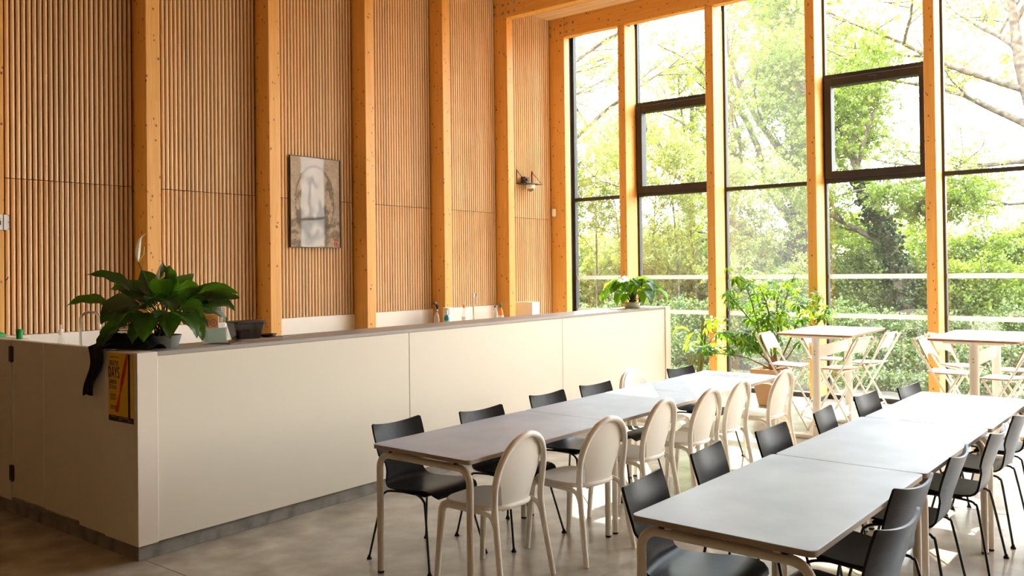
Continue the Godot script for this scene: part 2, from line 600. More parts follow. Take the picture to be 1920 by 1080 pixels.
func build_frame():
	var bolt := bolt_mesh()
	var facing_z := Basis(Vector3.RIGHT, PI / 2)
	for i in 6:
		var z: float = WALL_POSTS[i]
		var t := thing("timber_post", ["tall glulam post cut off by the left edge of the photo", "second glulam post from the left, behind the peace lily", "third glulam post from the left, just left of the framed picture", "fourth glulam post from the left, just right of the framed picture", "fifth glulam post from the left, behind the paper roll", "sixth glulam post from the left, bolted to the roof beam"][i], "post", Vector3(-7.57, 0, z - WALL_POST_W * 0.5), 0.0, "glulam posts on the slatted wall")
		obj("shaft", glulam(Vector3(-0.165, 0, -0.07), Vector3(0.125, TOP_Y + 0.03, 0.07)), M.spruce, t)
		if i >= 1:
			for p in [[-0.085, 5.50], [-0.085, 5.385], [0.065, 5.50], [0.065, 5.385]]:
				inst("bolt", bolt, M.steel, t, Transform3D(facing_z, Vector3(p[0], p[1], 0.07)))
			var r := thing("roof_beam", "glulam roof beam running from the %s wall post across the ceiling" % ordinal(i), "beam", Vector3(-7.445, 5.31, z - WALL_POST_W * 0.5), 0.0, "glulam roof beams")
			obj("beam", glulam(Vector3(0.002, 0, -0.07), Vector3(13.44, 0.32, 0.07)), M.spruce, r)
			for p in [[0.04, 0.19], [0.04, 0.075], [0.15, 0.19], [0.15, 0.075]]:
				inst("bolt", bolt, M.steel, r, Transform3D(facing_z, Vector3(p[0], p[1], 0.07)))
	# window side
	var c := thing("timber_post", "wide glulam corner post where slatted wall meets the windows", "post", Vector3(-7.53, 0, WIN_Z - 0.07))
	obj("shaft", glulam(Vector3(-0.205, 0, -0.075), Vector3(0.135, TOP_Y + 0.03, 0.07)), M.spruce, c)
	for p in [[-0.115, 5.50], [-0.115, 5.385], [0.075, 5.50], [0.075, 5.385]]:
		inst("bolt", bolt, M.steel, c, Transform3D(facing_z, Vector3(p[0], p[1], 0.07)))
	var wb := thing("window_beam", "long glulam beam bolted over the windows", "beam", Vector3(-7.395, 5.31, WIN_Z - 0.065))
	obj("beam", glulam(Vector3(0.003, 0, -0.06), Vector3(13.39, 0.32, 0.065)), M.spruce, wb)
	for p in [[0.055, 0.20], [0.055, 0.075], [0.175, 0.20], [0.175, 0.075]]:
		inst("bolt", bolt, M.steel, wb, Transform3D(facing_z, Vector3(p[0], p[1], 0.065)))
	var names := ["between the first and second windows, behind the small counter plant", "between the second and third windows, left of the umbrella plant", "between the third and fourth windows, behind the left high table", "between the fourth and fifth windows, behind the right high table", "", "", "", "", ""]
	for i in WIN_POSTS.size():
		var x: float = WIN_POSTS[i]
		var t := thing("window_post", "slender glulam window post %s" % (names[i] if names[i] else "%s from the corner" % ordinal(i)), "post", Vector3(x + 0.06, 0, WIN_Z - 0.16), 0.0, "glulam window posts")
		obj("shaft", glulam(Vector3(-0.06, 0.055, -0.165), Vector3(0.06, 5.307, 0.16)), M.spruce, t)
		var b := MB.new()
		b.span(Vector3(-0.066, 0, -0.16), Vector3(0.066, 0.055, 0.166), 0.003)
		obj("shoe", b, M.frame_dark, t)

# ------------------------------------------------------------------ glazing
func pane(a: Vector3, c: Vector3) -> MB:
	var b := MB.new()
	b.span(a, c)
	return b

func build_windows():
	for i in WIN_POSTS.size() + 1:
		var x0: float = -7.47 if i == 0 else WIN_POSTS[i - 1] + 0.12
		var x1: float = 6.0 if i == WIN_POSTS.size() else WIN_POSTS[i]
		var w := Node3D.new()
		w.name = "window_%d" % (i + 1)
		w.set_meta("kind", "structure")
		add_child(w)
		var glass: Material = M.dusty_glass if i == 2 else M.window_glass
		var zf := GLASS_Z + 0.045
		var zb := GLASS_Z - 0.045
		# fixed frame
		var b := MB.new()
		b.span(Vector3(x0 - 0.02, 0.0, zb), Vector3(x1 + 0.02, 0.06, zf), 0.003)
		obj("bottom_rail", b, M.frame_dark, w)
		b = MB.new()
		b.span(Vector3(x0 - 0.02, 5.41, zb), Vector3(x1 + 0.02, 5.63, zf), 0.003)
		obj("top_rail", b, M.frame_dark, w)
		b = MB.new()
		b.span(Vector3(x0 - 0.02, 0.06, zb), Vector3(x0 + 0.028, 5.41, zf), 0.003)
		obj("jamb", b, M.frame_dark, w)
		b = MB.new()
		b.span(Vector3(x1 - 0.028, 0.06, zb), Vector3(x1 + 0.02, 5.41, zf), 0.003)
		obj("jamb", b, M.frame_dark, w)
		var gx0 := x0 + 0.028
		var gx1 := x1 - 0.028
		if i % 2 == 1:
			b = MB.new()
			b.span(Vector3(gx0, 2.79, zb), Vector3(gx1, 2.835, zf + 0.03), 0.003)
			obj("transom", b, M.frame_dark, w)
			b = MB.new()
			b.span(Vector3(gx0, 4.135, zb), Vector3(gx1, 4.185, zf + 0.03), 0.003)
			obj("transom", b, M.frame_dark, w)
			# opening light: sash of four bars, its own pane, a handle
			var s := Node3D.new()
			s.name = "opening_sash"
			w.add_child(s, true)
			for q in [[gx0, 2.84, gx0 + 0.085, 4.13], [gx1 - 0.085, 2.84, gx1, 4.13], [gx0 + 0.085, 2.84, gx1 - 0.085, 2.935], [gx0 + 0.085, 4.03, gx1 - 0.085, 4.13]]:
				b = MB.new()
				b.span(Vector3(q[0], q[1], zb), Vector3(q[2], q[3], zf + 0.055), 0.004)
				obj("sash_bar", b, M.frame_dark, s)
			obj("sash_pane", pane(Vector3(gx0 + 0.08, 2.93, GLASS_Z - 0.012), Vector3(gx1 - 0.08, 4.035, GLASS_Z + 0.012)), M.window_glass, s)
			b = MB.new()
			b.box(Vector3((gx0 + gx1) * 0.5, 4.085, zf + 0.062), Vector3(0.10, 0.022, 0.016), 0.004)
			b.box(Vector3((gx0 + gx1) * 0.5 + 0.02, 4.07, zf + 0.078), Vector3(0.022, 0.05, 0.02), 0.004)
			obj("handle", b, M.black_metal, s)
			obj("pane", pane(Vector3(gx0, 4.185, GLASS_Z - 0.012), Vector3(gx1, 5.41, GLASS_Z + 0.012)), glass, w)
			obj("pane", pane(Vector3(gx0, 0.06, GLASS_Z - 0.012), Vector3(gx1, 2.79, GLASS_Z + 0.012)), glass, w)
		else:
			b = MB.new()
			b.span(Vector3(gx0, 2.785, zb), Vector3(gx1, 2.835, zf), 0.003)
			obj("transom", b, M.frame_dark, w)
			obj("pane", pane(Vector3(gx0, 2.835, GLASS_Z - 0.012), Vector3(gx1, 5.41, GLASS_Z + 0.012)), glass, w)
			obj("pane", pane(Vector3(gx0, 0.06, GLASS_Z - 0.012), Vector3(gx1, 2.785, GLASS_Z + 0.012)), glass, w)
		# two safety bands of white film with tiny gaps in the print
		for y in [1.050, 1.555]:
			b = MB.new()
			b.uvo = Vector2(rng.randf(), 0)
			var q0 := Vector3(gx0, y, GLASS_Z + 0.0125)
			b.quad(q0, q0 + Vector3(gx1 - gx0, 0, 0), q0 + Vector3(gx1 - gx0, 0.057, 0), q0 + Vector3(0, 0.057, 0), Vector2(0, 1), Vector2((gx1 - gx0) / 0.57, 1), Vector2((gx1 - gx0) / 0.57, 0), Vector2(0, 0))
			var film := obj("film_band", b, M.film, w)
	# sealing between the corner post and the first frame, wall above the glass
	var b2 := MB.new()
	b2.span(Vector3(-7.735, 0, -11.3), Vector3(-7.49, TOP_Y, WIN_Z - 0.15))
	struct("trim_1", b2, M.frame_dark)
	b2 = MB.new()
	b2.span(Vector3(-7.735, 5.63, -11.3), Vector3(6.0, TOP_Y + 0.3, -10.99))
	struct("wall_window", b2, M.wall_plain)

func film_material():
	var w := 512
	var h := 64
	var im := Image.create(w, h, false, Image.FORMAT_RGBA8)
	im.fill(Color(0.95, 0.95, 0.94, 0.85))
	var r := RandomNumberGenerator.new()
	r.seed = 77
	for row in range(1, 5):
		im.fill_rect(Rect2i(0, row * 12 + 2, w, 1), Color(0.75, 0.72, 0.66, 0.7))
	for k in 120:
		var c: Color = [Color(0.35, 0.32, 0.28, 0.9), Color(0.72, 0.6, 0.48, 0.9), Color(0.6, 0.6, 0.58, 0.9)][r.randi() % 3]
		im.fill_rect(Rect2i(r.randi() % w, (r.randi() % 5) * 12 + 3 + r.randi() % 6, r.randi_range(2, 5), r.randi_range(3, 7)), c)
	var m := mat("film", Color.WHITE, 0.7)
	m.albedo_texture = ImageTexture.create_from_image(im)
	m.transparency = BaseMaterial3D.TRANSPARENCY_ALPHA
	m.backlight_enabled = true
	m.backlight = Color(0.42, 0.42, 0.42)
	m.cull_mode = BaseMaterial3D.CULL_DISABLED

# ------------------------------------------------------------------ bar counter
func build_counter():
	var t := thing("bar_counter", "long white panelled bar counter with grey worktop and concrete plinth", "counter", Vector3(-4.9, 0, -6.0))
	var o := Vector3(4.9, 0, 6.0)
	var part := func(called: String, a: Vector3, c: Vector3, m: Material, bevel := 0.002):
		var b := MB.new()
		b.span(a + o, c + o, bevel)
		return obj(called, b, m, t)
	part.call("plinth", Vector3(-5.24, 0, -9.40), Vector3(-4.917, 0.098, -2.645), M.plinth_concrete)
	part.call("side_plinth", Vector3(-6.122, 0, -2.72), Vector3(-5.24, 0.098, -2.645), M.plinth_concrete)
	part.call("carcass", Vector3(-5.27, 0.098, -9.29), Vector3(-4.906, 1.221, -2.76), M.counter_white)
	part.call("front_panel", Vector3(-4.905, 0.097, -4.9145), Vector3(-4.888, 1.221, -2.756), M.counter_white)
	part.call("front_panel", Vector3(-4.905, 0.097, -7.0975), Vector3(-4.888, 1.221, -4.9185), M.counter_white)
	part.call("front_panel", Vector3(-4.905, 0.097, -9.292), Vector3(-4.888, 1.221, -7.1015), M.counter_white)
	part.call("corner_panel", Vector3(-5.28, 0.094, -2.755), Vector3(-4.880, 1.248, -2.625), M.corner_white)
	part.call("end_panel", Vector3(-5.28, 0.094, -9.42), Vector3(-4.876, 1.248, -9.293), M.counter_white)
	part.call("worktop", Vector3(-5.29, 1.222, -9.292), Vector3(-4.884, 1.248, -2.756), M.worktop_grey)
	part.call("side_panel", Vector3(-6.120, 0.10, -2.68), Vector3(-5.281, 1.256, -2.627), M.corner_white)
	part.call("kick_strip", Vector3(-6.121, 0.099, -2.68), Vector3(-5.62, 0.125, -2.615), M.plinth_concrete)

	var g := thing("counter_gate", "narrow white swing gate with two grey hinges in the counter end", "gate", Vector3(-6.37, 0, -2.65))
	var b := MB.new()
	b.span(Vector3(-0.232, 0.128, -0.026), Vector3(0.238, 1.256, 0.022), 0.002)
	obj("leaf", b, M.corner_white, g)
	b = MB.new()
	b.span(Vector3(-0.238, 0.099, -0.026), Vector3(0.238, 0.127, 0.035), 0.002)
	obj("kick_strip", b, M.plinth_concrete, g)
	b = MB.new()
	b.span(Vector3(-0.238, 0, -0.07), Vector3(0.245, 0.098, 0.005), 0.002)
	obj("plinth", b, M.plinth_concrete, g)
	for y in [0.30, 1.155]:
		b = MB.new()
		b.span(Vector3(-0.285, y - 0.055, 0.023), Vector3(-0.243, y + 0.055, 0.036), 0.003)
		b.span(Vector3(-0.243, y - 0.055, 0.023), Vector3(-0.225, y + 0.055, 0.034), 0.003)
		b.tube([Vector3(-0.243, y - 0.06, 0.034), Vector3(-0.243, y + 0.06, 0.034)], 0.007, 8)
		obj("hinge", b, M.hinge_grey, g)
	var p := thing("counter_pillar", "white boxed pillar left of the counter gate", "pillar", Vector3(-7.1, 0, -2.69))
	b = MB.new()
	b.span(Vector3(-0.56, 0, -0.03), Vector3(0.485, 0.098, 0.045), 0.002)
	obj("plinth", b, M.plinth_concrete, p)
	b = MB.new()
	b.span(Vector3(-0.56, 0.10, -0.065), Vector3(0.458, 1.256, 0.07), 0.003)
	obj("casing", b, M.corner_white, p)
	b = MB.new()
	b.span(Vector3(0.459, 0.10, -0.05), Vector3(0.485, 1.256, 0.06), 0.002)
	obj("hinge_stile", b, M.corner_white, p)

	# service run along the slatted wall, mostly hidden by the bar
	var s := thing("service_counter", "low white service counter along the slatted wall behind the bar", "counter", Vector3(-7.38, 0, -6.2))
	var mk := func(called: String, a: Vector3, c: Vector3, m: Material):
		var q := MB.new()
		q.span(a - Vector3(-7.38, 0, -6.2), c - Vector3(-7.38, 0, -6.2), 0.002)
		return obj(called, q, m, s)
	mk.call("base_unit", Vector3(-7.44, 0.0, -9.62), Vector3(-7.08, 0.88, -2.95), M.counter_white)
	mk.call("worktop", Vector3(-7.44, 0.88, -9.62), Vector3(-7.04, 0.92, -2.95), M.worktop_grey)
	var ep := thing("service_end_panel", "white upright panel closing the service counter near the windows", "panel", Vector3(-7.45, 0, -9.93))
	b = MB.new()
	b.span(Vector3(-0.245, 0, -0.12), Vector3(0.13, 1.246, 0.06), 0.003)
	obj("board", b, M.splash_white, ep)
	for i in 5:
		var z0: float = WALL_POSTS[i] - WALL_POST_W
		var z1: float = WALL_POSTS[i + 1]
		var sp := thing("splashback", ["white splashback strip behind the left tap and the dish soap", "white splashback strip behind the brochure holder and dark bin", "white splashback strip below the framed picture bay", "white splashback strip left of the spray bottle", "white splashback strip behind the right tap"][i], "splashback", Vector3(-7.69, 0.5, (z0 + z1) * 0.5), 0.0, "white splashbacks")
		b = MB.new()
		b.span(Vector3(-0.04, 0, -absf(z1 - z0) * 0.5 + 0.001), Vector3(0.035, 0.718, absf(z1 - z0) * 0.5 - 0.001), 0.002)
		obj("board", b, M.splash_white, sp)

# ------------------------------------------------------------------ small things behind and on the counter
func tap(label: String, p: Vector3, turn: float):
	var t := thing("kitchen_tap", label, "tap", p, turn, "chrome kitchen taps")
	var b := MB.new()
	b.lathe([Vector2(0, 0), Vector2(0.027, 0), Vector2(0.027, 0.012), Vector2(0.022, 0.018), Vector2(0.022, 0.10), Vector2(0.018, 0.115), Vector2(0, 0.116)], 16)
	obj("body", b, M.chrome, t)
	var pts := [Vector3(0, 0.11, 0), Vector3(0, 0.42, 0)]
	for k in range(1, 10):
		var a := PI * k / 9.0
		pts.append(Vector3(0.075 - 0.075 * cos(a), 0.42 + 0.06 * sin(a), 0))
	pts.append(Vector3(0.152, 0.33, 0))
	b = MB.new()
	b.tube(pts, 0.0115, 12)
	obj("spout", b, M.chrome, t)
	b = MB.new()
	b.tube([Vector3(0, 0.07, -0.02), Vector3(0, 0.075, -0.06)], 0.016, 12)
	b.tube([Vector3(0, 0.08, -0.05), Vector3(0.01, 0.15, -0.09)], [0.006, 0.005], 8)
	obj("lever", b, M.chrome, t)

func bottle(called: String, label: String, p: Vector3, prof: Array, body: Material, capm: Material, cap: Array, wrap: Material = null, wy := Vector2.ZERO) -> Node3D:
	var t := thing(called, label, "bottle", p, 0.3)
	t.scale = Vector3(1, 1.12, 1)
	var b := MB.new()
	b.lathe(prof, 20)
	obj("body", b, body, t)
	b = MB.new()
	b.lathe(cap, 14)
	obj("cap", b, capm, t)
	if wrap:
		var r := 0.0
		for q in prof: r = maxf(r, q.x)
		b = MB.new()
		b.lathe([Vector2(r + 0.0008, wy.x), Vector2(r + 0.0008, wy.y)], 20)
		obj("label", b, wrap, t)
	return t

func clear_mat(called: String, c: Color, a: float) -> StandardMaterial3D:
	var m := mat(called, Color(c.r, c.g, c.b, a), 0.05)
	m.transparency = BaseMaterial3D.TRANSPARENCY_ALPHA
	return m

func build_small_things():
	clear_mat("clear_plastic", Color(0.9, 0.92, 0.9), 0.22)
	clear_mat("smoke_plastic", Color(0.07, 0.06, 0.055), 0.78)
	mat("cap_pink", Color(0.93, 0.60, 0.52), 0.4)
	mat("cap_white", Color(0.94, 0.93, 0.9), 0.4)
	mat("cap_blue", Color(0.25, 0.45, 0.80), 0.4)
	mat("cap_green", Color(0.12, 0.48, 0.20), 0.4)
	mat("liquid_orange", Color(0.95, 0.55, 0.12), 0.25)
	mat("liquid_teal", Color(0.20, 0.55, 0.58), 0.25)
	mat("label_white", Color(0.95, 0.93, 0.92), 0.5)
	mat("label_teal", Color(0.45, 0.75, 0.80), 0.5)
	mat("label_green", Color(0.40, 0.66, 0.30), 0.5)
	mat("plastic_green", Color(0.12, 0.62, 0.28), 0.5)
	mat("sponge_yellow", Color(0.90, 0.62, 0.12), 0.9)
	mat("paper_white", Color(0.95, 0.94, 0.92), 0.85)
	mat("paper_grey", Color(0.62, 0.56, 0.52), 0.55)
	mat("paper_dark", Color(0.40, 0.30, 0.24), 0.5)
	mat("paper_sage", Color(0.55, 0.60, 0.56), 0.5)
	mat("dark_plastic", Color(0.10, 0.085, 0.08), 0.35)
	tap("tall chrome tap arching beside the peace lily", Vector3(-7.36, 0.92, -3.46), 1.2)
	tap("tall chrome tap with side lever between the dish soap and clear bottle", Vector3(-7.40, 0.92, -8.66), 2.0)
	var soap := [Vector2(0, 0), Vector2(0.034, 0.0), Vector2(0.036, 0.01), Vector2(0.036, 0.15), Vector2(0.033, 0.20), Vector2(0.02, 0.245), Vector2(0.013, 0.26), Vector2(0.013, 0.275), Vector2(0, 0.276)]
	var soap_cap := [Vector2(0, 0.27), Vector2(0.018, 0.27), Vector2(0.018, 0.305), Vector2(0.008, 0.315), Vector2(0.007, 0.345), Vector2(0, 0.347)]
	var up := Vector3(0, 0.92, 0)
	bottle("soap_bottle", "clear washing-up bottle with white cap left of the peace lily", Vector3(-7.33, 0.92, -3.285), soap, M.clear_plastic, M.cap_white, soap_cap, M.label_white, Vector2(0.10, 0.19))
	bottle("soap_bottle", "clear washing-up bottle with pink cap beside the fifth timber post", Vector3(-7.38, 0.92, -8.45), soap, M.clear_plastic, M.cap_pink, soap_cap, M.label_white, Vector2(0.03, 0.17))
	var b := MB.new()
	var round_b := [Vector2(0, 0), Vector2(0.036, 0), Vector2(0.038, 0.012), Vector2(0.038, 0.17), Vector2(0.030, 0.205), Vector2(0.013, 0.23), Vector2(0.013, 0.25), Vector2(0, 0.251)]
	var round_cap := [Vector2(0, 0.248), Vector2(0.016, 0.248), Vector2(0.016, 0.275), Vector2(0, 0.276)]
	# trigger sprayer
	var sp := bottle("spray_bottle", "grey trigger spray bottle left of the paper roll", Vector3(-7.36, 0.92, -7.90), round_b, M.clear_plastic, M.steel, round_cap, M.label_teal, Vector2(0.05, 0.10))
	b = MB.new()
	b.tube([Vector3(0, 0.27, -0.03), Vector3(0, 0.325, -0.01), Vector3(0, 0.345, 0.03), Vector3(0, 0.345, 0.075)], [0.012, 0.02, 0.02, 0.014], 10)
	b.tube([Vector3(0, 0.33, 0.04), Vector3(0, 0.29, 0.06), Vector3(0, 0.265, 0.055)], 0.006, 8)
	obj("trigger", b, M.hinge_grey, sp)
	bottle("soap_bottle", "small teal liquid soap bottle between spray bottle and paper roll", Vector3(-7.28, 0.92, -8.0), [Vector2(0, 0), Vector2(0.034, 0), Vector2(0.036, 0.01), Vector2(0.036, 0.18), Vector2(0.02, 0.21), Vector2(0, 0.212)], M.liquid_teal, M.cap_white, [Vector2(0, 0.21), Vector2(0.014, 0.21), Vector2(0.014, 0.26), Vector2(0, 0.262)], M.label_teal, Vector2(0.06, 0.15))
	b = MB.new()
	b.lathe([Vector2(0.019, 0.0), Vector2(0.056, 0.0), Vector2(0.058, 0.004), Vector2(0.058, 0.321), Vector2(0.056, 0.325), Vector2(0.019, 0.325), Vector2(0.019, 0)], 28)
	tag(obj("paper_roll", b, M.paper_white, null, at(Vector3(-7.35, 0.92, -8.09))), "white kitchen paper roll standing in front of the fifth post", "paper roll")
	b = MB.new()
	b.box(Vector3(0, 0.012, 0), Vector3(0.065, 0.024, 0.10), 0.006)
	var spg := thing("sponge", "yellow scouring sponge lying left of the right tap", "sponge", Vector3(-7.20, 1.02, -8.50), 0.4)
	obj("foam", b, M.sponge_yellow, spg)
	b = MB.new()
	b.box(Vector3(0, -0.005, 0), Vector3(0.065, 0.01, 0.10), 0.003)
	obj("scourer", b, M.dark_plastic, spg)
	b = MB.new()
	b.box(Vector3(0, 0.045, 0), Vector3(0.11, 0.09, 0.15), 0.008)
	tag(obj("soap_dish", b, M.splash_white, null, at(Vector3(-7.20, 0.92, -8.50), 0.4)), "white block holding the yellow sponge", "dish")
	bottle("water_bottle", "clear bottle with blue cap right of the right tap", Vector3(-7.42, 0.92, -9.15), round_b, M.clear_plastic, M.cap_blue, round_cap)
	bottle("soap_bottle", "orange liquid soap bottle with green cap beside the sixth post", Vector3(-7.42, 0.92, -9.27), round_b, M.liquid_orange, M.cap_green, [Vector2(0, 0.248), Vector2(0.015, 0.248), Vector2(0.017, 0.27), Vector2(0.010, 0.285), Vector2(0.008, 0.31), Vector2(0, 0.312)], M.label_white, Vector2(0.02, 0.15))
	# left edge: green lid and cup
	var lid := MB.new()
	lid.lathe([Vector2(0, 0), Vector2(0.062, 0), Vector2(0.066, 0.006), Vector2(0.060, 0.024), Vector2(0.03, 0.036), Vector2(0, 0.038)], 20)
	tag(obj("plastic_bowl", lid, M.plastic_green, null, at(Vector3(-7.06, 1.256, -2.69))), "upturned green plastic bowl on the white pillar at far left", "bowl")
	lid = MB.new()
	lid.lathe([Vector2(0, 0), Vector2(0.021, 0), Vector2(0.025, 0.07), Vector2(0.022, 0.07), Vector2(0.019, 0.006), Vector2(0, 0.006)], 18)
	tag(obj("plastic_cup", lid, M.plastic_green, null, at(Vector3(-6.68, 1.256, -2.70))), "small green plastic cup beside the counter gate", "cup")
	# brochure holder: acrylic easel with two leaflets
	var h := thing("brochure_holder", "clear acrylic holder with orange and green leaflets on the counter", "brochure holder", Vector3(-5.10, 1.248, -3.285), -0.38)
	var lean := Basis(Vector3.FORWARD, -0.30)
	b = MB.new()
	b.box(Vector3(-0.045, 0.13, 0), Vector3(0.004, 0.26, 0.16), 0.001, Basis(Vector3(0, 0, 1), 0.28))
	obj("back_plate", b, M.clear_plastic, h)
	b = MB.new()
	b.box(Vector3(0.01, 0.002, 0), Vector3(0.075, 0.004, 0.16), 0.001)
	for z in [-0.078, 0.078]: b.box(Vector3(0.012, 0.06, z), Vector3(0.04, 0.11, 0.003), 0.001, Basis(Vector3(0, 0, 1), 0.28))
	b.box(Vector3(0.03, 0.055, 0), Vector3(0.003, 0.10, 0.16), 0.001, Basis(Vector3(0, 0, 1), 0.28))
	obj("pocket", b, M.clear_plastic, h)
	b = MB.new()
	b.box(Vector3(-0.034, 0.13, 0.018), Vector3(0.006, 0.235, 0.10), 0.0, Basis(Vector3(0, 0, 1), 0.28))
	var lf := obj("leaflet", b, M.leaflet, h)
	b = MB.new()
	b.box(Vector3(0.014, 0.055, -0.012), Vector3(0.006, 0.10, 0.12), 0.0, Basis(Vector3(0, 0, 1), 0.28))
	obj("leaflet", b, M.leaflet_green, h)
	# dark see-through bin
	var bn := thing("plastic_bin", "dark see-through plastic bin with lid on the counter", "bin", Vector3(-5.20, 1.248, -3.60), -0.12)
	b = MB.new()
	for q in [[0.0, 0.0]]:
		var lo := rounded(0.12, 0.17, 0.02)
		var hi := rounded(0.15, 0.24, 0.025)
		for k in lo.size():
			var k2 := (k + 1) % lo.size()
			b.quad(Vector3(lo[k].x, 0, lo[k].y), Vector3(lo[k2].x, 0, lo[k2].y), Vector3(hi[k2].x, 0.125, hi[k2].y), Vector3(hi[k].x, 0.125, hi[k].y))
			b.tri(Vector3(0, 0.001, 0), Vector3(lo[k2].x, 0.001, lo[k2].y), Vector3(lo[k].x, 0.001, lo[k].y))
	obj("tub", b, M.smoke_plastic, bn)
	b = MB.new()
	b.slab(rounded(0.16, 0.25, 0.028), Transform3D(Basis(Vector3.RIGHT, -PI / 2), Vector3(0, 0.122, 0)), 0.012, 0.002)
	obj("lid", b, M.dark_plastic, bn)
	b = MB.new()
	b.box(Vector3(0.0, 0.035, 0.02), Vector3(0.07, 0.066, 0.09), 0.01)
	obj("contents", b, M.paper_dark, bn)
	# loose print on the worktop
	var sheets := [["magazine", "glossy brown magazine lying beside the brochure holder", Vector3(-5.06, 1.248, -3.36), 0.5, Vector2(0.15, 0.21), 0.005, M.paper_dark], ["magazine", "pale magazine with its corner at the counter edge", Vector3(-5.07, 1.248, -3.62), -0.35, Vector2(0.20, 0.27), 0.007, M.paper_grey], ["leaflet", "sage green leaflet lying right of the dark bin", Vector3(-5.19, 1.248, -3.93), 0.2, Vector2(0.10, 0.16), 0.004, M.paper_sage]]
	for s in sheets:
		b = MB.new()
		var wv: Vector2 = s[4]
		b.box(Vector3(0, s[5] * 0.5, 0), Vector3(wv.x, s[5], wv.y), 0.001)
		tag(obj(s[0], b, s[6], null, at(s[2], s[3])), s[1], "magazine" if s[0] == "magazine" else "leaflet")
	var dish := MB.new()
	dish.lathe([Vector2(0, 0.002), Vector2(0.03, 0.002), Vector2(0.05, 0.008), Vector2(0.066, 0.024), Vector2(0.063, 0.025), Vector2(0.045, 0.010), Vector2(0, 0.006)], 20)
	tag(obj("shallow_dish", dish, M.dark_plastic, null, at(Vector3(-5.22, 1.248, -3.80))), "black shallow dish between the bin and sage leaflet", "dish")

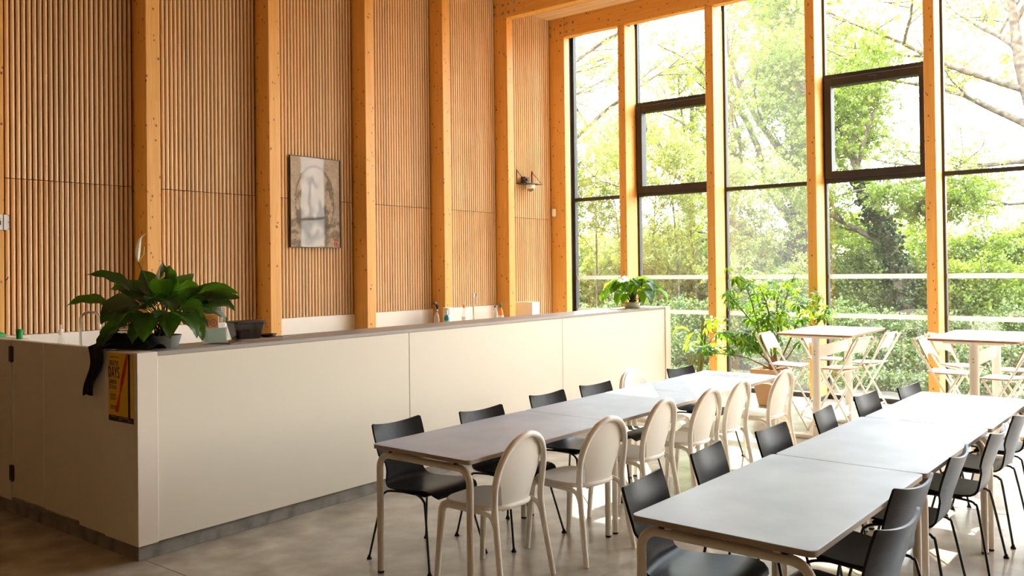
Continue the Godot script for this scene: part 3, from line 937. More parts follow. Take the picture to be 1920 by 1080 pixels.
func build_wall_things():
	# picture behind glass
	var t := thing("framed_picture", "framed charcoal abstract drawing behind glass on the slatted wall", "picture", Vector3(-7.655, 1.995, -6.225))
	var b := MB.new()
	b.span(Vector3(-0.012, 0, -0.353), Vector3(0.012, 1.02, 0.353), 0.002)
	obj("backing", b, M.dark_plastic, t)
	b = MB.new()
	b.quad(Vector3(0.0125, 0.008, 0.345), Vector3(0.0125, 0.008, -0.345), Vector3(0.0125, 1.012, -0.345), Vector3(0.0125, 1.012, 0.345), Vector2(0, 1), Vector2(1, 1), Vector2(1, 0), Vector2(0, 0))
	obj("drawing", b, M.drawing, t)
	b = MB.new()
	b.span(Vector3(0.014, 0.004, -0.349), Vector3(0.018, 1.016, 0.349))
	obj("glazing", b, M.picture_glass, t)
	b = MB.new()
	for q in [[Vector3(-0.012, 0, -0.356), Vector3(0.021, 0.006, 0.356)], [Vector3(-0.012, 1.014, -0.356), Vector3(0.021, 1.02, 0.356)], [Vector3(-0.012, 0.006, -0.356), Vector3(0.021, 1.014, -0.350)], [Vector3(-0.012, 0.006, 0.350), Vector3(0.021, 1.014, 0.356)]]:
		b.span(q[0], q[1])
	obj("frame", b, M.frame_dark, t)
	# dome camera hung on a bracket shelf
	t = thing("dome_camera", "white dome camera under a black wall bracket", "camera", Vector3(-7.673, 2.99, -10.18))
	b = MB.new()
	b.span(Vector3(0, 0, -0.20), Vector3(0.20, 0.012, 0.20), 0.002)
	obj("shelf", b, M.black_metal, t)
	for z in [-0.19, 0.19]:
		b = MB.new()
		b.tube([Vector3(0.01, 0, z), Vector3(0.01, 0.22, z)], 0.007, 6)
		b.tube([Vector3(0.012, 0.20, z), Vector3(0.19, 0.012, z)], 0.005, 6)
		obj("bracket", b, M.black_metal, t)
	b = MB.new()
	b.lathe([Vector2(0, 0), Vector2(0.068, 0), Vector2(0.072, -0.01), Vector2(0.072, -0.05), Vector2(0.066, -0.064), Vector2(0, -0.064)], 20, Vector3(0.11, -0.001, -0.01))
	obj("housing", b, M.cap_white, t)
	b = MB.new()
	var dome := []
	for k in 7: dome.append(Vector2(0.05 * cos(PI / 2 * k / 6.0), -0.064 - 0.045 * sin(PI / 2 * k / 6.0)))
	b.lathe(dome, 18, Vector3(0.11, 0, -0.01))
	obj("dome", b, M.smoke_dome, t)
	b = MB.new()
	b.box(Vector3(0.07, 0.062, 0.07), Vector3(0.09, 0.095, 0.11), 0.006)
	b.box(Vector3(0.125, 0.065, 0.085), Vector3(0.03, 0.04, 0.04), 0.004)
	obj("junction_box", b, M.hinge_grey, t)
	# motion detector on the corner post
	t = thing("motion_detector", "small white motion detector on the corner post", "detector", Vector3(-7.60, 2.54, WIN_Z))
	b = MB.new()
	b.box(Vector3(0, 0.06, 0.025), Vector3(0.062, 0.125, 0.05), 0.012)
	obj("case", b, M.cap_white, t)
	b = MB.new()
	b.box(Vector3(0, 0.045, 0.052), Vector3(0.044, 0.055, 0.006), 0.002)
	obj("lens", b, M.label_white, t)
	# sign plate and cable clips at the left edge
	t = thing("sign_plate", "white lettered plate on wire clips at the left edge", "sign", Vector3(-7.44, 2.09, -2.86))
	b = MB.new()
	b.span(Vector3(0.006, 0, -0.075), Vector3(0.012, 0.122, 0.16), 0.001)
	obj("plate", b, M.label_white, t)
	for z in [-0.074, -0.028]:
		b = MB.new()
		b.tube([Vector3(0.014, -0.012, z), Vector3(0.014, 0.134, z)], 0.0022, 6)
		obj("wire", b, M.black_metal, t)
	for y in [0.006, 0.062, 0.116]:
		b = MB.new()
		b.tube([Vector3(0.014, y, -0.083), Vector3(0.014, y, -0.06)], 0.0022, 6)
		obj("wire", b, M.black_metal, t)
	lettering("-itä", t, Vector3(0.0125, 0.062, 0.045), 0.052, M.black_metal, Basis(Vector3.UP, PI / 2), 1.0)
	t = thing("wall_hook", "small black hook and clip on the leftmost post", "hook", Vector3(-7.66, 1.70, -2.955))
	b = MB.new()
	b.span(Vector3(0, 0.055, -0.022), Vector3(0.02, 0.082, 0.016), 0.003)
	obj("clip", b, M.black_metal, t)
	b = MB.new()
	b.tube(curve([Vector3(0, 0.01, 0.01), Vector3(0.02, -0.012, -0.005), Vector3(0.03, -0.014, -0.03), Vector3(0.028, 0.008, -0.046)], 4), 0.004, 6)
	obj("hook", b, M.black_metal, t)
	# poster on the counter end
	t = thing("poster", "yellow event poster with red slash taped to the counter end", "poster", Vector3(-5.068, 0.82, -2.624))
	b = MB.new()
	b.span(Vector3(-0.1505, 0, 0), Vector3(0.1505, 0.418, 0.0012))
	obj("sheet", b, M.poster_edge, t)
	b = MB.new()
	b.quad(Vector3(-0.15, 0.001, 0.0015), Vector3(0.15, 0.001, 0.0015), Vector3(0.15, 0.417, 0.0015), Vector3(-0.15, 0.417, 0.0015), Vector2(0, 1), Vector2(1, 1), Vector2(1, 0), Vector2(0, 0))
	obj("print", b, M.poster, t)
	lettering("CREATIVE", t, Vector3(-0.085, 0.355, 0.0016), 0.030, M.black_metal, Basis(), 0.62)
	lettering("DAYS", t, Vector3(-0.085, 0.298, 0.0016), 0.068, M.black_metal, Basis(), 0.62)
	lettering("SAMEDI", t, Vector3(-0.095, 0.241, 0.0016), 0.024, M.black_metal, Basis(), 0.75)
	lettering("22 MARS", t, Vector3(-0.095, 0.208, 0.0016), 0.024, M.black_metal, Basis(), 0.68)

# raised flat lettering centred on p, cap height h
func lettering(words: String, parent: Node3D, p: Vector3, h: float, m: Material, bs: Basis, narrow: float):
	var f := SystemFont.new()
	f.font_names = PackedStringArray(["Droid Sans"])
	f.font_weight = 700
	var tm := TextMesh.new()
	tm.text = words
	tm.font = f
	tm.font_size = 64
	tm.pixel_size = h / 46.0
	tm.depth = 0.0006
	tm.curve_step = 4.0
	inst("lettering", tm, m, parent, Transform3D(bs * Basis.from_scale(Vector3(narrow, 1, 1)), p))

func print_materials():
	# poster: yellow ground, red and black slashes, small grey lines of print, black foot
	var w := 300
	var h := 416
	var im := Image.create(w, h, false, Image.FORMAT_RGB8)
	im.fill(Color(0.90, 0.70, 0.05))
	for y in h:
		var v := float(y) / h
		im.fill_rect(Rect2i(int(w * 0.78), y, int(w * 0.09), 1), Color(0.06, 0.05, 0.05))
		if v < 0.86:
			var c := 0.76 - 0.50 * v + 0.02 * sin(y * 0.9) * sin(y * 0.23)
			var half := 0.022 + 0.045 * absf(sin(v * 5.4)) + 0.006 * sin(y * 1.7)
			im.fill_rect(Rect2i(int(w * (c - half)), y, int(w * half * 2), 1), Color(0.80, 0.06, 0.04))
	im.fill_rect(Rect2i(0, int(h * 0.92), w, h), Color(0.06, 0.05, 0.045))
	var r := RandomNumberGenerator.new()
	r.seed = 5
	for k in 60: im.fill_rect(Rect2i(r.randi_range(120, 175), r.randi_range(150, 230), r.randi_range(1, 3), r.randi_range(1, 3)), Color(0.2, 0.1, 0.05) if k % 4 else Color(0.75, 0.1, 0.05))
	for y in [[22, 100], [252, 70], [262, 62], [272, 80], [282, 60], [322, 70], [338, 66]]:
		var x := 22
		while x < 22 + y[1]:
			var l := r.randi_range(4, 11)
			im.fill_rect(Rect2i(x, y[0], l, 5 if y[0] != 322 else 10), Color(0.10, 0.07, 0.03))
			x += l + 3
	for q in [[30, 388, 70], [120, 388, 120], [120, 400, 40], [230, 400, 30]]: im.fill_rect(Rect2i(q[0], q[1], q[2], 4), Color(0.65, 0.6, 0.55))
	var m := mat("poster", Color.WHITE, 0.55)
	m.albedo_texture = ImageTexture.create_from_image(im)
	mat("poster_edge", Color(0.85, 0.72, 0.3), 0.6)
	# abstract wash drawing: pale paper, an arch of charcoal, broad grey and umber patches, dry strokes, a red seal
	w = 350
	h = 510
	im = Image.create(w, h, false, Image.FORMAT_RGB8)
	var n1 := noise(0.010, 61, 4)
	var n2 := noise(0.06, 62, 3)
	for y in h:
		for x in w:
			var u := float(x) / w
			var v := float(y) / h
			var c := Color(0.70, 0.64, 0.56).lerp(Color(0.58, 0.52, 0.44), 0.5 + 0.5 * n1.get_noise_2d(x, y))
			var e := Vector2((u - 0.48) / 0.42, (v - 0.50) / 0.44).length()
			var ring := clampf(1.0 - absf(e - 0.93) / (0.05 + 0.04 * n1.get_noise_2d(y, x)), 0.0, 1.0)
			var patch := clampf((n1.get_noise_2d(x * 1.3 + 400, y * 0.7) + 0.55 * (v - 0.35)) * 4.0, 0.0, 1.0) * clampf((1.05 - e) * 5.0, 0.0, 1.0)
			c = c.lerp(Color(0.34, 0.29, 0.24), 0.72 * patch)
			c = c.lerp(Color(0.20, 0.17, 0.14), 0.75 * ring * clampf(0.6 + n2.get_noise_2d(x, y), 0.0, 1.0))
			if v > 0.68: c = c.lerp(Color(0.30, 0.27, 0.22), 0.55 * clampf(n1.get_noise_2d(x + 90, y * 1.5) * 3.0 + 0.4, 0.0, 1.0))
			im.set_pixel(x, y, c)
	r.seed = 9
	for k in 420:
		var x0 := r.randf() * w
		var y0 := r.randf() * h
		var an := r.randf_range(-0.9, 0.9) + (PI / 2 if r.randf() < 0.5 else 0.0)
		var l := r.randf_range(10, 55)
		var c := Color(0.90, 0.86, 0.78) if r.randf() < 0.45 else Color(0.22, 0.19, 0.16)
		for s in int(l):
			var px := int(x0 + cos(an) * s + 0.02 * s * s * sin(k))
			var py := int(y0 + sin(an) * s)
			if px > 0 and py > 0 and px < w and py < h: im.set_pixel(px, py, im.get_pixel(px, py).lerp(c, 0.65))
	for k in 90: im.fill_rect(Rect2i(r.randi_range(304, 334), r.randi_range(462, 502), r.randi_range(2, 7), r.randi_range(2, 5)), Color(0.62, 0.14, 0.09))
	m = mat("drawing", Color.WHITE, 0.8)
	m.albedo_texture = ImageTexture.create_from_image(im)
	var pg := clear_mat("picture_glass", Color(1, 1, 1), 0.0)
	pg.roughness = 0.02
	pg.metallic_specular = 0.2
	clear_mat("smoke_dome", Color(0.25, 0.22, 0.2), 0.6)
	# leaflets
	im = Image.create(64, 128, false, Image.FORMAT_RGB8)
	im.fill(Color(0.93, 0.60, 0.12))
	im.fill_rect(Rect2i(0, 84, 64, 44), Color(0.16, 0.55, 0.45))
	im.fill_rect(Rect2i(8, 16, 46, 6), Color(0.98, 0.93, 0.8))
	im.fill_rect(Rect2i(14, 28, 34, 3), Color(0.98, 0.93, 0.8))
	for y in range(40, 84):
		for x in 64:
			var d1 := Vector2(x - 18, y - 60).length()
			var d2 := Vector2(x - 46, y - 60).length()
			var c := Color(0.88, 0.56, 0.35)
			if absf(d1 - 12) < 2.0 or absf(d2 - 12) < 2.0: c = Color(0.66, 0.38, 0.28)
			elif d1 < 5 or d2 < 5: c = Color(0.5, 0.42, 0.45)
			im.set_pixel(x, y, c)
	m = mat("leaflet", Color.WHITE, 0.5)
	m.albedo_texture = ImageTexture.create_from_image(im)
	m.uv1_scale = Vector3(10, -4.25, 1)
	m.uv1_offset = Vector3(0.5, 0.5, 0)
	mat("leaflet_green", Color(0.50, 0.76, 0.68), 0.5)
	mat("corner_white", Color(0.90, 0.86, 0.80), 0.55)

# ------------------------------------------------------------------ furniture
# canteen table, 1.40 x 0.74, long side on z
func make_table(label: String) -> Node3D:
	var t := thing("canteen_table", label, "table", Vector3.ZERO, 0.0, "canteen tables")
	var b := MB.new()
	var flat := Basis(Vector3.RIGHT, -PI / 2)
	b.slab(rounded(0.74, 1.40, 0.03, 6), Transform3D(flat, Vector3(0, 0.732, 0)), 0.004, 0.0012)
	obj("tabletop", b, M.table_grey, t)
	b = MB.new()
	b.slab(rounded(0.738, 1.398, 0.03, 6), Transform3D(flat, Vector3(0, 0.712, 0)), 0.0205)
	obj("core_board", b, M.table_edge, t)
	for s in [-1.0, 1.0]:
		var z: float = s * 0.66
		var pts := [Vector3(-0.345, 0.012, z), Vector3(-0.345, 0.60, z)]
		for k in range(1, 8):
			var a := PI / 2 * k / 8.0
			pts.append(Vector3(-0.345 + 0.078 * (1 - cos(a)), 0.60 + 0.078 * sin(a), z))
		pts.append(Vector3(-0.267, 0.678, z))
		var half := pts.duplicate()
		half.reverse()
		for q in half: pts.append(Vector3(-q.x, q.y, q.z))
		b = MB.new()
		b.tube(pts, 0.0195, 14)
		obj("leg_frame", b, M.table_leg, t)
		for x in [-0.25, 0.25]:
			b = MB.new()
			b.lathe([Vector2(0.014, 0), Vector2(0.014, 0.018)], 10, Vector3(x, 0.696, z))
			obj("spacer", b, M.black_rubber, t)
		for x in [-0.345, 0.345]:
			b = MB.new()
			b.lathe([Vector2(0, 0), Vector2(0.017, 0), Vector2(0.020, 0.006), Vector2(0.014, 0.012), Vector2(0.014, 0.02)], 12, Vector3(x, 0, z))
			obj("foot", b, M.black_rubber, t)
	for x in [-0.22, 0.22]:
		b = MB.new()
		b.box(Vector3(x, 0.697, 0), Vector3(0.03, 0.03, 1.34), 0.003)
		obj("rail", b, M.table_leg, t)
	return t

# bentwood chair: one black ply shell on four splayed rods; it faces +x
func make_black_chair() -> Node3D:
	var t := thing("plywood_chair", "x", "chair", Vector3.ZERO, 0.0, "black plywood chairs")
	# centre line: (x, y, half width, how far the edges come forward)
	var rows := [[-0.286, 0.797, 0.196, 0.030], [-0.284, 0.790, 0.208, 0.031], [-0.270, 0.745, 0.211, 0.031], [-0.254, 0.695, 0.210, 0.030], [-0.240, 0.650, 0.207, 0.029], [-0.230, 0.615, 0.203, 0.027], [-0.226, 0.603, 0.196, 0.025], [-0.219, 0.582, 0.172, 0.020], [-0.213, 0.562, 0.156, 0.016], [-0.206, 0.535, 0.151, 0.014], [-0.199, 0.505, 0.153, 0.012], [-0.193, 0.480, 0.160, 0.010], [-0.184, 0.460, 0.169, 0.007], [-0.168, 0.444, 0.179, 0.004], [-0.145, 0.434, 0.188, 0.001], [-0.110, 0.430, 0.196, 0.0], [-0.05, 0.431, 0.204, 0.0], [0.03, 0.436, 0.208, 0.0], [0.10, 0.443, 0.208, 0.0], [0.155, 0.447, 0.205, 0.0], [0.195, 0.445, 0.200, 0.0], [0.222, 0.437, 0.193, 0.0], [0.240, 0.423, 0.180, 0.0], [0.247, 0.410, 0.160, 0.0]]
	var g := []
	for r in rows:
		var row := []
		for k in 13:
			var u := -1.0 + 2.0 * k / 12.0
			var dish := 0.004 * (1.0 - u * u) if r[0] > -0.11 and r[0] < 0.19 else 0.0
			row.append(Vector3(r[0] + r[3] * u * u, r[1] - dish - 0.022 * (1.0 - u * u) * clampf((r[1] - 0.64) / 0.15, 0.0, 1.0), r[2] * u))
		g.append(row)
	var b := MB.new()
	b.sheet(g, 0.011, Vector2(1.4, 1.0))
	obj("shell", b, M.black_ply, t)
	b = MB.new()
	b.box(Vector3(0.02, 0.410, 0), Vector3(0.22, 0.020, 0.30), 0.008)
	obj("seat_bracket", b, M.black_rubber, t)
	for s in [-1.0, 1.0]:
		for f in [0, 1]:
			var pts: Array
			if f: pts = curve([Vector3(0.02, 0.408, s * 0.13), Vector3(0.10, 0.408, s * 0.165), Vector3(0.15, 0.39, s * 0.182), Vector3(0.172, 0.34, s * 0.192), Vector3(0.252, 0.012, s * 0.245)], 4)
			else: pts = curve([Vector3(0.0, 0.408, s * 0.13), Vector3(-0.13, 0.408, s * 0.172), Vector3(-0.165, 0.395, s * 0.186), Vector3(-0.182, 0.355, s * 0.195), Vector3(-0.243, 0.012, s * 0.245)], 4)
			b = MB.new()
			b.tube(pts, 0.0072, 8)
			var leg := obj("leg", b, M.black_metal, t)
			var e: Vector3 = pts[pts.size() - 1]
			b = MB.new()
			b.lathe([Vector2(0, 0), Vector2(0.015, 0), Vector2(0.016, 0.004), Vector2(0.009, 0.016), Vector2(0.008, 0.024)], 10, Vector3(e.x, 0, e.z))
			obj("foot", b, M.black_rubber, leg)
	return t

# moulded chair with a hoop back; it faces +x
func make_white_chair() -> Node3D:
	var t := thing("hoop_chair", "x", "chair", Vector3.ZERO, 0.0, "white hoop-backed chairs")
	var b := MB.new()
	# hoop with the rear legs: one continuous bar
	var side := [Vector3(-0.262, 0.0, 0.232), Vector3(-0.232, 0.18, 0.219), Vector3(-0.205, 0.36, 0.208), Vector3(-0.196, 0.46, 0.207), Vector3(-0.205, 0.56, 0.211), Vector3(-0.222, 0.65, 0.203), Vector3(-0.243, 0.735, 0.168), Vector3(-0.258, 0.79, 0.115), Vector3(-0.267, 0.818, 0.055)]
	var whole := side.duplicate()
	whole.append(Vector3(-0.270, 0.826, 0.0))
	var other := side.duplicate()
	other.reverse()
	for q in other: whole.append(Vector3(q.x, q.y, -q.z))
	var path := curve(whole, 5)
	var rad := []
	for p in path: rad.append(0.0155 + 0.0025 * clampf(p.y / 0.45, 0.0, 1.0))
	b.tube(path, rad, 12)
	obj("hoop", b, M.white_plastic, t)
	# back shell: hangs in the hoop, free of it below
	var rows := [[0.820, 0.030, -0.268], [0.806, 0.080, -0.263], [0.78, 0.120, -0.254], [0.735, 0.160, -0.242], [0.68, 0.178, -0.230], [0.63, 0.172, -0.221], [0.58, 0.158, -0.212], [0.53, 0.140, -0.203], [0.48, 0.122, -0.192], [0.445, 0.106, -0.180], [0.425, 0.090, -0.168]]
	var g := []
	for r in rows:
		var row := []
		for k in 11:
			var u := -1.0 + 2.0 * k / 10.0
			row.append(Vector3(r[2] - 0.020 * (1.0 - u * u) * clampf((0.84 - r[0]) * 8.0, 0.0, 1.0) + 0.012, r[0] - (0.02 * u * u if r[0] < 0.5 else 0.0), r[1] * u))
		g.append(row)
	b = MB.new()
	b.sheet(g, 0.010)
	obj("backrest", b, M.white_plastic, t)
	# seat
	var rim := PackedVector2Array()
	for k in 40:
		var a := TAU * k / 40.0
		var w := 0.205 + 0.012 * cos(a)
		var c := Vector2(0.005 + 0.215 * signf(cos(a)) * pow(absf(cos(a)), 0.62), w * signf(sin(a)) * pow(absf(sin(a)), 0.62))
		if c.x < 0.0: c.y *= 1.0 - 0.10 * absf(c.x) / 0.2
		rim.append(c)
	b = MB.new()
	b.slab(rim, Transform3D(Basis(Vector3(1, 0, 0), Vector3(0, 0, -1), Vector3(0, 1, 0)), Vector3(0, 0.424, 0)), 0.026, 0.008)
	obj("seat", b, M.white_plastic, t)
	for s in [-1.0, 1.0]:
		b = MB.new()
		b.tube(curve([Vector3(0.15, 0.425, s * 0.175), Vector3(0.192, 0.405, s * 0.183), Vector3(0.207, 0.33, s * 0.187), Vector3(0.232, 0.0, s * 0.198)], 5), [0.024, 0.024, 0.023, 0.023, 0.023, 0.022, 0.022, 0.022, 0.021, 0.021, 0.020, 0.019, 0.018, 0.017, 0.0165, 0.0165], 10)
		obj("front_leg", b, M.white_plastic, t)
		b = MB.new()
		b.tube(curve([Vector3(0.15, 0.418, s * 0.19), Vector3(0.0, 0.42, s * 0.198), Vector3(-0.12, 0.418, s * 0.200), Vector3(-0.175, 0.40, s * 0.203), Vector3(-0.205, 0.34, s * 0.209)], 5), 0.014, 10)
		obj("side_rail", b, M.white_plastic, t)
	return t

# folding bar stool facing +x
func make_stool() -> Node3D:
	var t := thing("folding_stool", "x", "stool", Vector3.ZERO, 0.0, "white folding bar stools")
	var b: MB
	for s in [-1.0, 1.0]:
		b = MB.new()
		b.tube(curve([Vector3(-0.262, 0.985, s * 0.165), Vector3(-0.262, 0.955, s * 0.19), Vector3(-0.245, 0.90, s * 0.196), Vector3(0.27, 0.0, s * 0.196)], 4), 0.0105, 8)
		obj("back_leg", b, M.stool_white, t)
		b = MB.new()
		b.tube(curve([Vector3(0.10, 0.645, s * 0.14), Vector3(0.115, 0.635, s * 0.165), Vector3(0.095, 0.585, s * 0.172), Vector3(-0.235, 0.0, s * 0.172)], 4), 0.0105, 8)
		obj("seat_leg", b, M.stool_white, t)
	b = MB.new()
	b.tube([Vector3(-0.262, 0.985, -0.165), Vector3(-0.262, 0.985, 0.165)], 0.0105, 8)
	obj("top_bar", b, M.stool_white, t)
	b = MB.new()
	b.tube([Vector3(0.168, 0.18, -0.19), Vector3(0.168, 0.18, 0.19)], 0.010, 8)
	obj("footrest", b, M.stool_white, t)
	b = MB.new()
	b.tube([Vector3(-0.12, 0.205, -0.17), Vector3(-0.12, 0.205, 0.17)], 0.009, 8)
	b.tube([Vector3(-0.06, 0.625, -0.19), Vector3(-0.06, 0.625, 0.19)], 0.009, 8)
	obj("cross_bar", b, M.stool_white, t)
	# bent plywood: a bare brown core between two white faces
	for layer in 3:
		var off: float = [0.0, 0.0015, -0.0095][layer]
		var thick: float = [0.0095, 0.0015, 0.0015][layer]
		var grown := 0.0008 if layer == 0 else 0.0
		var m: Material = M.stool_white if layer else M.ply_edge
		var g := []
		for k in 11:
			var u := k / 10.0
			var x := -0.165 + 0.345 * u
			var y := 0.668 - 0.010 * sin(u * PI) - 0.016 * pow(u, 6.0)
			var hw := 0.178 * (1.0 - 0.20 * pow(absf(2.0 * u - 1.0), 5.0))
			var row := []
			for j in 9:
				var v := -1.0 + 2.0 * j / 8.0
				row.append(Vector3(x, y + off - 0.004 * (1.0 - v * v), (hw + grown) * v))
			g.append(row)
		b = MB.new()
		b.sheet(g, -thick)
		obj(["seat_core", "seat", "seat_underside"][layer], b, m, t)
		g = []
		for k in 9:
			var u := k / 8.0
			var y := 0.975 - 0.20 * u
			var hw := 0.168 + 0.020 * minf(1.0, u * 4.0)
			var row := []
			for j in 11:
				var v := -1.0 + 2.0 * j / 10.0
				var yy := y + (0.055 * pow(1.0 - v * v, 0.7) * clampf((u - 0.5) * 2.0, 0.0, 1.0))
				row.append(Vector3(-0.252 + 0.475 * (0.975 - yy) + 0.012 * v * v + 0.004 + off * 0.9, yy + off * 0.43, (hw + grown) * v))
			g.append(row)
		b = MB.new()
		b.sheet(g, -thick)
		obj(["backrest_core", "backrest", "backrest_rear"][layer], b, m, t)
	return t

func make_high_table(label: String) -> Node3D:
	var t := thing("high_table", label, "table", Vector3.ZERO, 0.0, "white high tables")
	var flat := Basis(Vector3.RIGHT, -PI / 2)
	var b := MB.new()
	b.slab(rounded(0.74, 1.24, 0.04, 6), Transform3D(flat, Vector3(0, 1.043, 0)), 0.007, 0.001)
	obj("tabletop", b, M.stool_white, t)
	b = MB.new()
	b.slab(rounded(0.742, 1.242, 0.04, 6), Transform3D(flat, Vector3(0, 1.029, 0)), 0.014)
	obj("edge_ply", b, M.ply_edge, t)
	b = MB.new()
	b.slab(rounded(0.70, 1.20, 0.04, 6), Transform3D(flat, Vector3(0, 1.022, 0)), 0.007)
	obj("underside", b, M.stool_white, t)
	for s in [-1.0, 1.0]:
		b = MB.new()
		b.tube([Vector3(0, 0.03, s * 0.53), Vector3(0, 1.022, s * 0.53)], 0.040, 18)
		var p := obj("post", b, M.stool_white, t)
		for y in [0.845, 0.875, 0.135, 0.165]:
			b = MB.new()
			b.lathe([Vector2(0, 0.003), Vector2(0.006, 0.002), Vector2(0.007, 0)], 8, Vector3(0.0, y, s * 0.53 + 0.0395), false, Basis(Vector3.RIGHT, PI / 2))
			obj("screw", b, M.steel, p)
		b = MB.new()
		b.box(Vector3(0, 0.02, s * 0.53), Vector3(0.58, 0.04, 0.07), 0.008)
		obj("foot", b, M.stool_white, t)
		b = MB.new()
		b.box(Vector3(0, 1.012, s * 0.53), Vector3(0.5, 0.02, 0.06), 0.004)
		obj("bracket", b, M.stool_white, t)
	b = MB.new()
	b.box(Vector3(0, 0.86, 0), Vector3(0.024, 0.115, 0.99), 0.003)
	obj("upper_rail", b, M.stool_white, t)
	b = MB.new()
	b.box(Vector3(0, 0.15, 0), Vector3(0.024, 0.115, 0.99), 0.003)
	obj("lower_rail", b, M.stool_white, t)
	return t

func place(src: Node3D, first: bool, p: Vector3, turn: float, label: String) -> Node3D:
	if first:
		src.position = p
		src.rotation.y = turn
		src.set_meta("label", label)
		return src
	return copy(src, p, turn, label)

func build_furniture():
	var near := ["nearest the camera", "in the middle", "nearest the windows"]
	var tb := make_table("")
	var n := 0
	# left row drifts right by 1.1 degrees, the right row by 2
	for r in [[-3.244, -4.03, 0.0195, 1.405, "left row beside the counter"], [-1.335, -3.66, 0.034, 1.405, "right row"]]:
		for k in 3:
			var d: float = r[3] * k
			var p := Vector3(r[0] + d * sin(r[2]), 0, r[1] - d * cos(r[2]))
			if r[2] > 0.03: p.x += [0.0, 0.01, 0.025][k]
			place(tb, n == 0, p, -r[2], "pale grey canteen table of the %s, %s" % [r[4], near[k]])
			n += 1
	var bc := make_black_chair()
	n = 0
	# x of the back, z, turn away from square in degrees
	var left := [[-3.838, -3.735, 0.0, 0], [-3.692, -4.36, 4.0, 1], [-3.740, -5.19, 3.0, 2], [-3.722, -5.83, 4.0, 3], [-3.660, -7.19, 8.0, 5]]
	for c in left:
		var a := deg_to_rad(-c[2])
		place(bc, n == 0, Vector3(c[0] + 0.258, 0, c[1]), a, "black chair on the counter side of the left tables, %s seat from the camera" % ordinal(c[3]))
		n += 1
	var mid := [[-1.872, -3.34, -5.0], [-1.918, -4.08, -4.0], [-1.860, -4.79, 3.0], [-1.810, -5.58, -3.0], [-1.780, -6.39, 6.0], [-1.640, -7.02, 8.0]]
	for k in mid.size():
		place(bc, false, Vector3(mid[k][0] + 0.255, 0, mid[k][1]), deg_to_rad(-mid[k][2]), "black chair on the left of the right-hand tables, %s from the camera" % ordinal(k))
	var rt := [[-0.800, -3.35, 7.0], [-0.885, -3.98, 9.0], [-0.852, -4.70, 0.0], [-0.790, -5.456, 1.0], [-0.765, -6.17, 3.0], [-0.74, -6.86, 3.0]]
	for k in rt.size():
		place(bc, false, Vector3(rt[k][0] - 0.255, 0, rt[k][1]), PI + deg_to_rad(-rt[k][2]), "black chair on the right of the right-hand tables, %s from the camera" % ordinal(k))
	var wc := make_white_chair()
	n = 0
	var wh := [[-2.545, -3.70, 0.0], [-2.425, -4.385, 6.0], [-2.485, -5.175, 0.0], [-2.440, -5.815, 2.0], [-2.445, -6.39, 0.0], [-2.385, -7.19, 4.0]]
	for k in wh.size():
		place(wc, n == 0, Vector3(wh[k][0] - 0.505, 0, wh[k][1]), PI + deg_to_rad(-wh[k][2]), "white hoop-backed chair on the aisle side of the left tables, %s from camera" % ordinal(k))
		n += 1
	place(wc, false, Vector3(-3.53, 0, -6.54), deg_to_rad(-4.0), "white hoop-backed plastic chair between black chairs on the counter side")
	var ht := make_high_table("white high table in front of the umbrella plant")
	ht.position = Vector3(-2.82, 0, -9.06)
	copy(ht, Vector3(-1.41, 0, -9.07), -0.02, "white high table at the right edge by the windows")
	var st := make_stool()
	n = 0
	for s in [[-3.33, -9.17, 0.0, "white folding stool left of the left high table, nearer the camera"], [-3.20, -9.98, -8.0, "white folding stool left of the left high table, nearer the glass"], [-2.76, -9.12, 190.0, "white folding stool right of the left high table, nearer the camera"], [-2.69, -9.84, 186.0, "white folding stool right of the left high table, nearer the glass"], [-1.78, -9.33, 0.0, "white folding stool left of the right high table, nearer the camera"], [-1.78, -9.98, -38.0, "white folding stool behind the right high table, turned to the room"], [-1.27, -9.10, 188.0, "white folding stool at the right edge, nearer the camera"], [-1.24, -9.83, 184.0, "white folding stool at the right edge, nearer the glass"]]:
		place(st, n == 0, Vector3(s[0], 0, s[1]), deg_to_rad(-s[2]), s[3])
		n += 1

# ------------------------------------------------------------------ plants in the room
# a long leaf: stem from base to where the blade starts, blade bending over; returns [stem, blade] builders
func long_leaf(base: Vector3, az: float, reach: float, rise: float, length: float, width: float, start_up: float, droop: float, twist := 0.0) -> Array:
	var out := Vector3(cos(az), 0, -sin(az))
	var tip := base + out * reach + Vector3.UP * rise
	var b := MB.new()
	b.tube(curve([base, base + out * reach * 0.25 + Vector3.UP * rise * 0.5, base + out * reach * 0.62 + Vector3.UP * rise * 0.86, tip], 3), [0.0045, 0.0045, 0.004, 0.004, 0.004, 0.0035, 0.0035, 0.003, 0.003, 0.003], 5)
	var side0 := out.cross(Vector3.UP).normalized()
	var pos := tip
	# a leaf seen from its edge turns its face a little towards the open room
	var mid := out * cos(start_up) + Vector3.UP * sin(start_up)
	if twist > 5.0:
		twist = 0.85 * signf(mid.cross(side0.cross(mid)).dot(Vector3(0.87, 0.1, 0.49)))
	var g := []
	var n := 10
	for k in n + 1:
		var u := float(k) / n
		var el := start_up - droop * pow(u, 1.25)
		var d := out * cos(el) + Vector3.UP * sin(el)
		var side := side0.rotated(d, twist * (0.4 + 0.6 * u))
		var up := side.cross(d).normalized()
		var w := width * pow(sin(PI * pow(clampf(u * 0.97 + 0.02, 0, 1), 0.72)), 0.9) * (1.0 - 0.25 * u)
		if k == n: w = 0.001
		var row := []
		for j in 7:
			var v := -1.0 + j / 3.0
			row.append(pos + side * v * w * 0.5 + up * (absf(v) * w * 0.16 + 0.006 * sin(u * 17.0 + v * 2.0) * absf(v)))
		g.append(row)
		pos += d * (length / n)
	var l := MB.new()
	l.sheet(g, 0.0)
	return [b, l]

